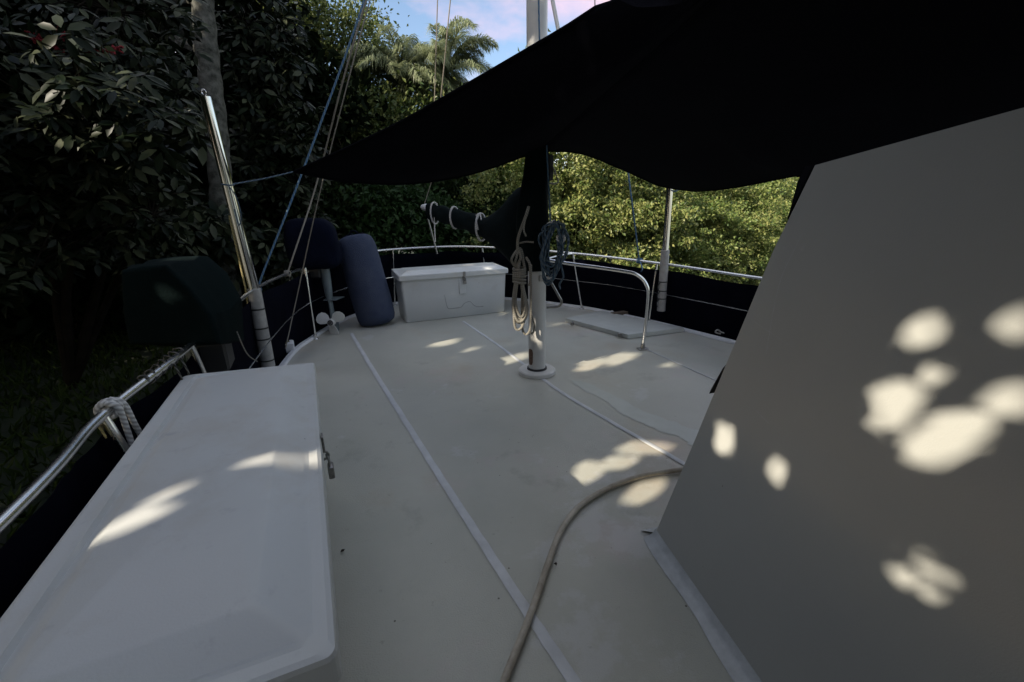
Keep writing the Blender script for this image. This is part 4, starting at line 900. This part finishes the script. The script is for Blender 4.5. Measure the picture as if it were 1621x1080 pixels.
# tall trees on the port bank towards the sun: they shade the boat
GS = "tall shade trees along the port bank"
tree("shade_tree", "broad dense shade tree on the bank behind the camera", "tree", sp(5.0, -2.0, -.5), sp(4.9, -1.6, 4), .2, [(sp(4.6, -.4, 3.7), (2.6, 2.6, 2.4), 420, 76, .30), (sp(2.3, .35, 2.45), (.8, .9, .85), 260, 60, .12), (sp(2.2, .35, 2.4), (.75, .95, .85), 420, 80, .095)], "leaf_dark", "bark_brown", .21, 101, GS, gaps=True, nl=0)  # two low clusters added out of view to sharpen wall and deck sun patches
tree("shade_tree", "broad dense shade tree on the bank off the port beam", "tree", sp(5.6, 6.2, -.5), sp(5.3, 5.7, 4.4), .2, [(sp(5.0, 3.7, 4.1), (2.7, 2.8, 2.7), 460, 76, .30), (sp(3.0, 1.7, 2.1), (.65, .95, .75), 200, 60, .12), (sp(2.9, 1.7, 2.1), (.65, .95, .75), 320, 80, .095), (sp(5.7, 5.7, 4.4), (1.9, 2.0, 2.3), 280, 76, .30)], "leaf_dark", "bark_brown", .21, 102, GS, gaps=True, nl=0)  # two low clusters added out of view to sharpen sun patches on the near box
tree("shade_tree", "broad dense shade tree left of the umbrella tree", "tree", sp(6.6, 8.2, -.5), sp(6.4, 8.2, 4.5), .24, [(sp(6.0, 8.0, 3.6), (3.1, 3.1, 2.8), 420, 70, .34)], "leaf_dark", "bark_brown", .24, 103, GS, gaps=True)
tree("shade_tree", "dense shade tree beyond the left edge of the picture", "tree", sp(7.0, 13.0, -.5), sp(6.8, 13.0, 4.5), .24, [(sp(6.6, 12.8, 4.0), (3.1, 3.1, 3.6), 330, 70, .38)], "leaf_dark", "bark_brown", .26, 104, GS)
tree("shade_tree", "unseen tree added far behind the camera to dim the deckhouse wall", "tree", sp(4.2, -5.5, -.5), sp(4.2, -5.5, 4), .22, [(sp(4.0, -5.3, 3.6), (3.0, 3.0, 3.2), 330, 66, .36)], "leaf_dark", "bark_brown", .25, 105, GS)  # added out of view to cut the light reaching the deckhouse wall

# grey trunk tree beside the boat
tg = thing("trunk_tree", (-4.323,6.200,-0.348), "tree with pale grey mottled trunk rising behind the tall stainless pole", "tree")
m = MB(); pts = cat([Vector((-4.304,6.200,-0.349))-Vector((0, 0, .9)), (-4.197,6.200,0.330), (-4.074,6.200,1.317), (-3.959,6.250,2.303), (-3.914,6.300,3.142), (-3.857,6.350,3.926), (-3.770,6.400,4.908), (-3.508,6.500,6.485)], 8)
m.tube(pts, [.155-.04*i/(len(pts)-1)+.008*math.sin(i*1.9) for i in range(len(pts))], 16); 
for a_, b_ in ((.62, (-2.0, .3, 1.0)), (.72, (-1.7, .9, .6)), (.8, (-1.8, .4, .2))):
    s_ = pts[int(a_*(len(pts)-1))]; m.tube(cat([s_, s_+Vector(b_)*.5+Vector((0, 0, -.1)), s_+Vector(b_)], 4), [.08-.008*i for i in range(9)], 8)
m.build("trunk", "bark_grey", tg)
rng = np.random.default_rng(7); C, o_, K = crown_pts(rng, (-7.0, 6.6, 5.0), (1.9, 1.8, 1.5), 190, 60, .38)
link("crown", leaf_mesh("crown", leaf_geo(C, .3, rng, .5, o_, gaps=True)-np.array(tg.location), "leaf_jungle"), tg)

# umbrella trees: rosettes of long leaflets
def rosettes(rng, centres, sizes, nleaf=8, gaps=False, face=None):
    Vs = []
    for c, s_ in zip(centres, sizes):
        k = rng.integers(nleaf-2, nleaf+2); ax = rng.normal(size=3)*.45+np.array([.25, -.35, .9]) if face is None else rng.normal(size=3)*.4+face
        ax /= np.linalg.norm(ax); x = np.cross(ax, [.3, .9, .1]); x /= np.linalg.norm(x); y = np.cross(ax, x); t0 = rng.uniform(0, 6)
        for q in range(k):
            t = t0+2*math.pi*q/k+rng.normal()*.12; dirr = x*math.cos(t)+y*math.sin(t)-ax*rng.uniform(.25, .6); dirr /= np.linalg.norm(dirr); L_ = s_*rng.uniform(.8, 1.15)
            side = np.cross(ax, dirr); side /= np.linalg.norm(side); nrm = np.cross(dirr, side); b0_ = c+dirr*L_*.22; w_ = L_*.21
            P = [b0_, b0_+dirr*L_*.35+side*w_*.85+nrm*L_*.03, b0_+dirr*L_*.68+side*w_*.8+nrm*L_*.0, b0_+dirr*L_*1.0-nrm*L_*.10, b0_+dirr*L_*.68-side*w_*.8+nrm*L_*.0, b0_+dirr*L_*.35-side*w_*.85+nrm*L_*.03, b0_+dirr*L_*.35-nrm*L_*.01, b0_+dirr*L_*.68-nrm*L_*.035]
            Vs.append(P)
    V = np.array(Vs)
    if gaps: V = V[~in_gap(V)]
    return V
def rosette_mesh(name, V, material):
    n = len(V); fs = []
    for f in ([0, 6, 1], [6, 7, 2, 1], [7, 3, 2], [0, 5, 6], [5, 4, 7, 6], [4, 3, 7]): fs.append(f)
    vs = V.reshape(-1, 3); F_ = [[i*8+k for k in f] for i in range(n) for f in fs]
    me = bpy.data.meshes.new(name); me.from_pydata(vs.tolist(), [], F_); me.polygons.foreach_set("use_smooth", [True]*len(F_)); me.materials.append(MATS[material]); me.update(); return me
def umbrella(label, base, blobs, seed, sz, tops, gaps=False, red=None):
    rng = np.random.default_rng(seed); root = thing("umbrella_tree", base, label, "tree"); Cs = []; Ss = []
    for (c, rad, n) in blobs:
        n = int(n*1.7)
        u = unit(rng.normal(size=(n, 3))); rr = rng.uniform(.25, 1., n)**.5; Cs.append(np.array(c)+u*rr[:, None]*np.array(rad)); Ss.append(sz*rng.uniform(.7, 1.2, n))
    C = np.concatenate(Cs); S = np.concatenate(Ss)
    if red:
        for p_, s_ in SPOTS:
            q_ = p_-TS*rng.uniform(.0, .55, 13)[:, None]+EU*rng.uniform(-1.15, 1.15, 13)[:, None]*s_+EV*rng.uniform(-1.15, 1.15, 13)[:, None]*s_
            C = np.concatenate([C, q_]); S = np.concatenate([S, sz*rng.uniform(.7, 1.15, 13)])
    V = rosettes(rng, C, S, 8, gaps)-np.array(base); link("crown", rosette_mesh("crown", V, "leaf_umbrella"), root)
    m = MB()
    for t_ in tops:
        m.tube(cat([base, Vector(base).lerp(Vector(t_), .5)+Vector((rng.uniform(-.2, .2), rng.uniform(-.2, .2), 0)), t_], 6), [.05-.0025*i for i in range(13)], 7)
    for i in range(0, len(C), 4):
        b_ = min(tops, key=lambda q: (Vector(q)-Vector(C[i])).length); m.tube([Vector(b_), Vector(b_).lerp(Vector(C[i]), .55)+Vector((0, 0, .08)), C[i]], [.012, .008, .004], 5)
    m.build("trunk", "bark_brown", root)
    if red:
        for spk in red:
            m = MB(); P = cat(spk, 6)
            for i in range(2, len(P)):
                for k in range(5):
                    q = P[i]+Vector(rng.normal(size=3)*.012); m.tube([q, q+Vector(rng.normal(size=3)*.012)], .007, 5)
            m.tube(P, .006, 6); m.build("flower_spike", "flower_red", root)
    return root
umbrella("umbrella tree with sunlit long leaves and red flower spikes at far left", (-4.9, 4.3, -.5),
         [((-3.855,3.900,2.308), (.9, .6, .7), 90), ((-3.355,3.700,1.797), (.7, .5, .5), 70), ((-3.439,4.300,2.353), (.6, .6, .8), 80), ((-3.804,4.400,1.374), (.5, .6, .6), 60), ((-4.347,3.900,1.377), (.7, .6, .7), 60), ((-3.808,4.600,3.106), (1.0, .7, .6), 80), ((-4.031,3.400,1.854), (.8, .6, 1.2), 60)], 31, .135,
         [(-3.917,4.000,2.287), (-3.498,3.900,1.776), (-3.357,4.400,2.323), (-3.600,4.400,1.310), (-3.634,4.600,3.103)], True,
         [[(-3.408,3.850,2.575), (-3.417,3.800,2.622), (-3.444,3.800,2.672)], [(-3.497,3.850,2.533), (-3.577,3.800,2.582), (-3.648,3.750,2.616)], [(-3.368,3.850,2.544), (-3.176,3.800,2.525), (-3.021,3.800,2.548)]])
umbrella("darker umbrella tree growing right behind the grey tree trunk", (-4.2, 8.0, -.5),
         [((-3.579,7.200,3.061), (.7, .6, 1.4), 110), ((-3.579,7.200,2.079), (.7, .6, .9), 100), ((-3.946,7.000,1.411), (.5, .5, .8), 70), ((-3.698,7.400,4.038), (.6, .6, 1.2), 90), ((-3.557,7.200,1.005), (.6, .5, .7), 70)], 32, .17,
         [(-3.797,7.400,3.113), (-3.678,7.400,2.102), (-4.214,7.200,1.418), (-4.012,7.600,4.116)])
umbrella("low umbrella shrub growing between the two canvas covered outboards", (-3.9, 6.3, -.5),
         [((-4.156,5.600,1.084), (.8, .5, .4), 70), ((-4.709,5.600,0.852), (.5, .4, .4), 40), ((-3.717,6.400,0.578), (.5, .4, .6), 50)], 33, .19, [(-4.249,5.700,1.000), (-3.793,6.500,0.471)])

# dark jungle behind
GJ = "dark jungle trees along the port bank"
JL = ["dark jungle tree standing left of the umbrella tree at the picture edge", "dark jungle tree directly behind the flowering umbrella tree", "dark jungle tree just left of the grey trunk", "dark jungle tree just right of the grey trunk", "low dark jungle tree behind the green covered outboard"]
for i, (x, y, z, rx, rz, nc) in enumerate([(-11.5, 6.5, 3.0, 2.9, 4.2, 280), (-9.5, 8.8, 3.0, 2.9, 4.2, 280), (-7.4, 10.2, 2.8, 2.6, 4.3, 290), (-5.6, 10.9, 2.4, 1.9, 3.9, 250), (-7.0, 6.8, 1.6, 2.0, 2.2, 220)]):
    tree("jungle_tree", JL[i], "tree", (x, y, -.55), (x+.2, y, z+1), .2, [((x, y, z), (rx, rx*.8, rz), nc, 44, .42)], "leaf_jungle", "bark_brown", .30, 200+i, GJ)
# sunlit trees farther along the bank
tree("olive_tree", "sunlit open crowned tree with crooked pale branches below blue sky", "tree", (-5.2, 14.6, -.5), (-5.771,13.600,5.601), .17,
     [((-5.793,13.500,6.024), (1.4, 1.2, 1.3), 85, 70, .26), ((-4.318,13.800,6.105), (1.1, 1.0, .9), 60, 70, .24), ((-6.402,13.600,6.808), (1.2, 1.0, .9), 50, 70, .25), ((-3.956,13.900,4.863), (1.1, 1.1, 1.3), 75, 70, .25), ((-5.337,13.400,4.116), (1.6, 1.1, 1.2), 95, 70, .28)], "leaf_olive", "bark_pale", .12, 301, nl=26, bend=.5)
tree("olive_tree", "dense dark olive tree filling the gap behind the awning tip", "tree", (-4.0, 12.2, -.5), (-4.171,12.200,2.780), .16,
     [((-4.171,12.200,2.780), (1.9, 1.2, 1.5), 190, 75, .3), ((-5.187,11.800,1.657), (1.5, 1.0, 1.3), 120, 75, .3), ((-2.828,12.400,3.098), (1.6, 1.0, 1.3), 140, 75, .28)], "leaf_olive", "bark_pale", .13, 302, nl=20)
tree("olive_tree", "dark leafy tree behind the stored boom end", "tree", (-1.9, 12.5, -.5), (-2.014,12.600,2.953), .16,
     [((-2.005,12.400,2.607), (1.6, 1.0, 1.5), 170, 75, .3), ((-0.808,12.800,2.795), (1.4, 1.0, 1.3), 120, 75, .28), ((-1.764,11.400,1.273), (1.8, .8, 1.0), 140, 75, .28)], "leaf_dark", "bark_brown", .13, 303, nl=16)
def bush(label, base, crowns, seed, lm="leaf_bush", leaf=.15):
    t = tree("bush", label, "bush", base, (base[0], base[1], base[2]+.9), .05, crowns, lm, "bark_brown", leaf, seed, nl=12); return t
bush("dark green leafy bush on the bank behind the blue fender", (-3.0, 9.8, -.5), [((-2.821,9.400,1.228), (.8, .6, .75), 75, 34, .2), ((-3.352,9.200,0.784), (.8, .6, .6), 60, 34, .2)], 311)
bush("mid green leafy bush behind the rail above the far storage box", (-1.7, 10.2, -.5), [((-2.111,9.900,1.212), (.8, .6, .7), 75, 34, .2), ((-1.419,9.900,0.780), (.9, .6, .5), 60, 34, .2)], 312)
bush("dark green bush under the boom beside the sail cover", (-.4, 10.6, -.5), [((-0.565,10.300,0.819), (1.0, .6, .8), 95, 34, .22), ((0.344,10.400,0.650), (.9, .6, .7), 60, 34, .2)], 313, "leaf_dark")
bush("dark bush behind the navy covered outboard", (-4.1, 9.0, -.5), [((-4.007,8.900,0.940), (.9, .6, .8), 85, 34, .22), ((-4.566,8.600,0.592), (.8, .6, .8), 60, 34, .22)], 314, "leaf_dark")

# palms
def palm(label, top, ground, nf, fl, seed, lm):
    rng = np.random.default_rng(seed); root = thing("palm_tree", (top[0], top[1]+.3, ground), label, "palm tree", "palms against the sky"); m = MB()
    tp = Vector(top); m.tube(cat([(top[0], top[1]+.3, ground), (top[0]+.1, top[1]+.15, (top[2]+ground)/2), tp], 8), [.17-.004*i for i in range(17)], 12); m.build("trunk", "bark_grey", root)
    Vs = []; rc_ = MB()
    for f in range(nf):
        az = 2*math.pi*f/nf*2.4+rng.uniform(-.25, .25); el = rng.uniform(-.75, 1.5); L_ = fl*rng.uniform(.8, 1.1); dh_ = np.array([math.cos(az), math.sin(az), 0]); P = []; p = np.array(top, float); e_ = el
        for k in range(22):
            P.append(p.copy()); p = p+(dh_*math.cos(e_)+np.array([0, 0, math.sin(e_)]))*L_/21; e_ -= (.8+.8*max(0, el))*(1.5*k/21)/13
        P = np.array(P); rc_.tube(P.tolist(), [.022-.0009*k for k in range(22)], 5); sd_ = np.array([-math.sin(az), math.cos(az), 0])
        for k in np.arange(2, 21, .17):
            i = int(k); q = P[i]+(P[min(i+1, 21)]-P[i])*(k-i); tn = P[min(i+1, 21)]-P[i-1]; tn /= np.linalg.norm(tn); ll = fl*.30*math.sin(math.pi*min(1., .18+.82*(k-3)/18))**.6*rng.uniform(.8, 1.1)
            for sgn in (-1, 1):
                d0 = sd_*sgn*.62+tn*.6+np.array([0, 0, rng.uniform(-.35, .3)]); d0 /= np.linalg.norm(d0); wv = np.cross(d0, [0, 0, 1.]); wv = wv/np.linalg.norm(wv)*.011
                a_ = q; b_ = q+d0*ll*.5; c_ = q+d0*ll*.85+np.array([0, 0, -ll*.36])+rng.normal(size=3)*.04
                Vs.append([a_-wv*.5, b_-wv, c_, b_+wv, a_+wv*.5])
    V = np.array(Vs)-np.array(root.location); n = len(V); me = bpy.data.meshes.new("crown"); me.from_pydata(V.reshape(-1, 3).tolist(), [], [[i*5+k for k in f] for i in range(n) for f in ([0, 1, 3, 4], [1, 2, 3])]); me.materials.append(MATS[lm]); me.update(); cr = link("crown", me, root)
    rc_.build("frond_stems", "leaf_palm_dark", root)
palm("sunlit drooping feather palm standing clear against the sky beside the awning edge", (-1.753,13.400,5.044), -.5, 40, 1.7, 41, "leaf_palm")
palm("feather palm with fine upright fronds left of the clearer palm", (-2.862,13.000,5.040), -.5, 34, 1.6, 42, "leaf_palm")

# mangroves on the far bank: three shapes, copied
GM = "sunlit mangroves on the far bank"
protos = []
for i, (lm, seed) in enumerate((("leaf_mangrove", 51), ("leaf_bright", 52), ("leaf_olive", 53))):
    rng = np.random.default_rng(seed); Vs = []; Ks = []
    for c, rad, nc in (((0, 0, 2.7), (1.6, 1.4, 1.5), 130), ((1.0, -.5, 1.6), (1.2, 1.1, 1.0), 80), ((-1.0, -.6, 1.3), (1.2, 1.1, 1.1), 80), ((.1, -.9, .4), (1.7, 1.0, .8), 80)):
        C, o_, K = crown_pts(rng, c, rad, nc, 80, .15, .7); Vs.append(leaf_geo(C, .095, rng, .5, o_*.6, .5, .1)); Ks.append(K)
    protos.append((leaf_mesh("crown", np.concatenate(Vs), lm), None, np.concatenate(Ks), rng))
mg = []
ML = {}
rng = np.random.default_rng(77)
spots = []
def yb(x): return 9.2+.66*(x+1)
for k, (px_x, dy, s_, pi_, lb) in enumerate([
    ((0.720,11.500,1.230), 1.6, 1.05, 0, "sunlit mangrove showing just left of the sail cover"), ((2.109,12.300,1.205), 1.4, 1.15, 0, "sunlit yellow green mangrove right beside the mast block"),
    ((3.466,13.400,1.180), 1.7, 1.0, 2, "darker olive mangrove behind the blue rope on the starboard rail"), ((5.051,14.300,1.152), 1.7, 1.05, 1, "sunlit mangrove directly behind the starboard awning pole"),
    ((6.586,15.200,1.124), 1.6, 1.0, 0, "sunlit mangrove just right of the starboard awning pole"), ((8.420,16.400,1.091), 1.7, 1.0, 1, "bright mangrove midway between starboard pole and deckhouse"),
    ((10.576,17.600,1.053), 1.8, .95, 0, "bright low mangrove beside the edge of the deckhouse"), ((13.711,19.500,0.996), 2.0, .9, 1, "low mangrove at the water mostly behind the deckhouse"),
    ((-0.125,12.600,1.244), 3.0, 1.1, 1, "sunlit tree above the boom left of the sail cover"), ((1.973,14.600,1.205), 3.2, 1.5, 2, "taller dark mangrove behind the mast block"), ((4.720,16.000,1.156), 3.4, 1.5, 0, "taller mangrove rising behind the blue rope under the awning"),
    ((7.194,17.800,1.112), 3.6, 1.45, 2, "taller olive mangrove behind the starboard pole"), ((9.677,19.400,1.067), 3.6, 1.35, 1, "taller bright mangrove in the second row under the awning"), ((12.160,21.000,1.022), 3.8, 1.15, 0, "mangrove in the second row near the deckhouse edge"),
    ((16.762,26.000,0.938), 5., 1.2, 1, "distant pale green tree against the sky at the deckhouse corner")]):
    me, _, K, rg = protos[pi_]; x, y = px_x[0], px_x[1]
    o = thing("mangrove_tree", (x, y, -.9), lb, "tree", GM); o.scale = (s_, s_, s_); o.rotation_euler = (0, 0, rng.uniform(-.8, .8)); link("crown", me, o)
    tm = trunk_mesh((0, 0, -.8), (.1, .1, 2.6), .11, K, rg, 14, .3); off = o.location.copy(); o.location = (0, 0, 0); tm.build("trunk", "bark_brown", o); o.location = off

# rough grass on the port bank
rng = np.random.default_rng(88); n = 16000
gx = rng.uniform(-9.5, -.9, n); gy = rng.uniform(-.8, 8, n); ok = (.898*gx+.44*gy) < -1.45; gx, gy = gx[ok], gy[ok]
gz = np.array([land_z(x, y) for x, y in zip(gx, gy)])+.05
C = np.stack([gx, gy, gz], 1); d_ = rng.normal(size=(len(C), 3))*.5+np.array([0, 0, 1.])
leaf_mat("grass_blade", [(.02, .035, .008), (.035, .055, .012), (.05, .07, .018)], .2, spec=.05)
go = bpy.data.objects.new("grass", leaf_mesh("grass", leaf_geo(C, .15, rng, .10, None, .3, -.3, d=d_), "grass_blade")); col.objects.link(go); tag(go, "rough dark green grass on the bank beside the boat", "grass", kind="stuff")
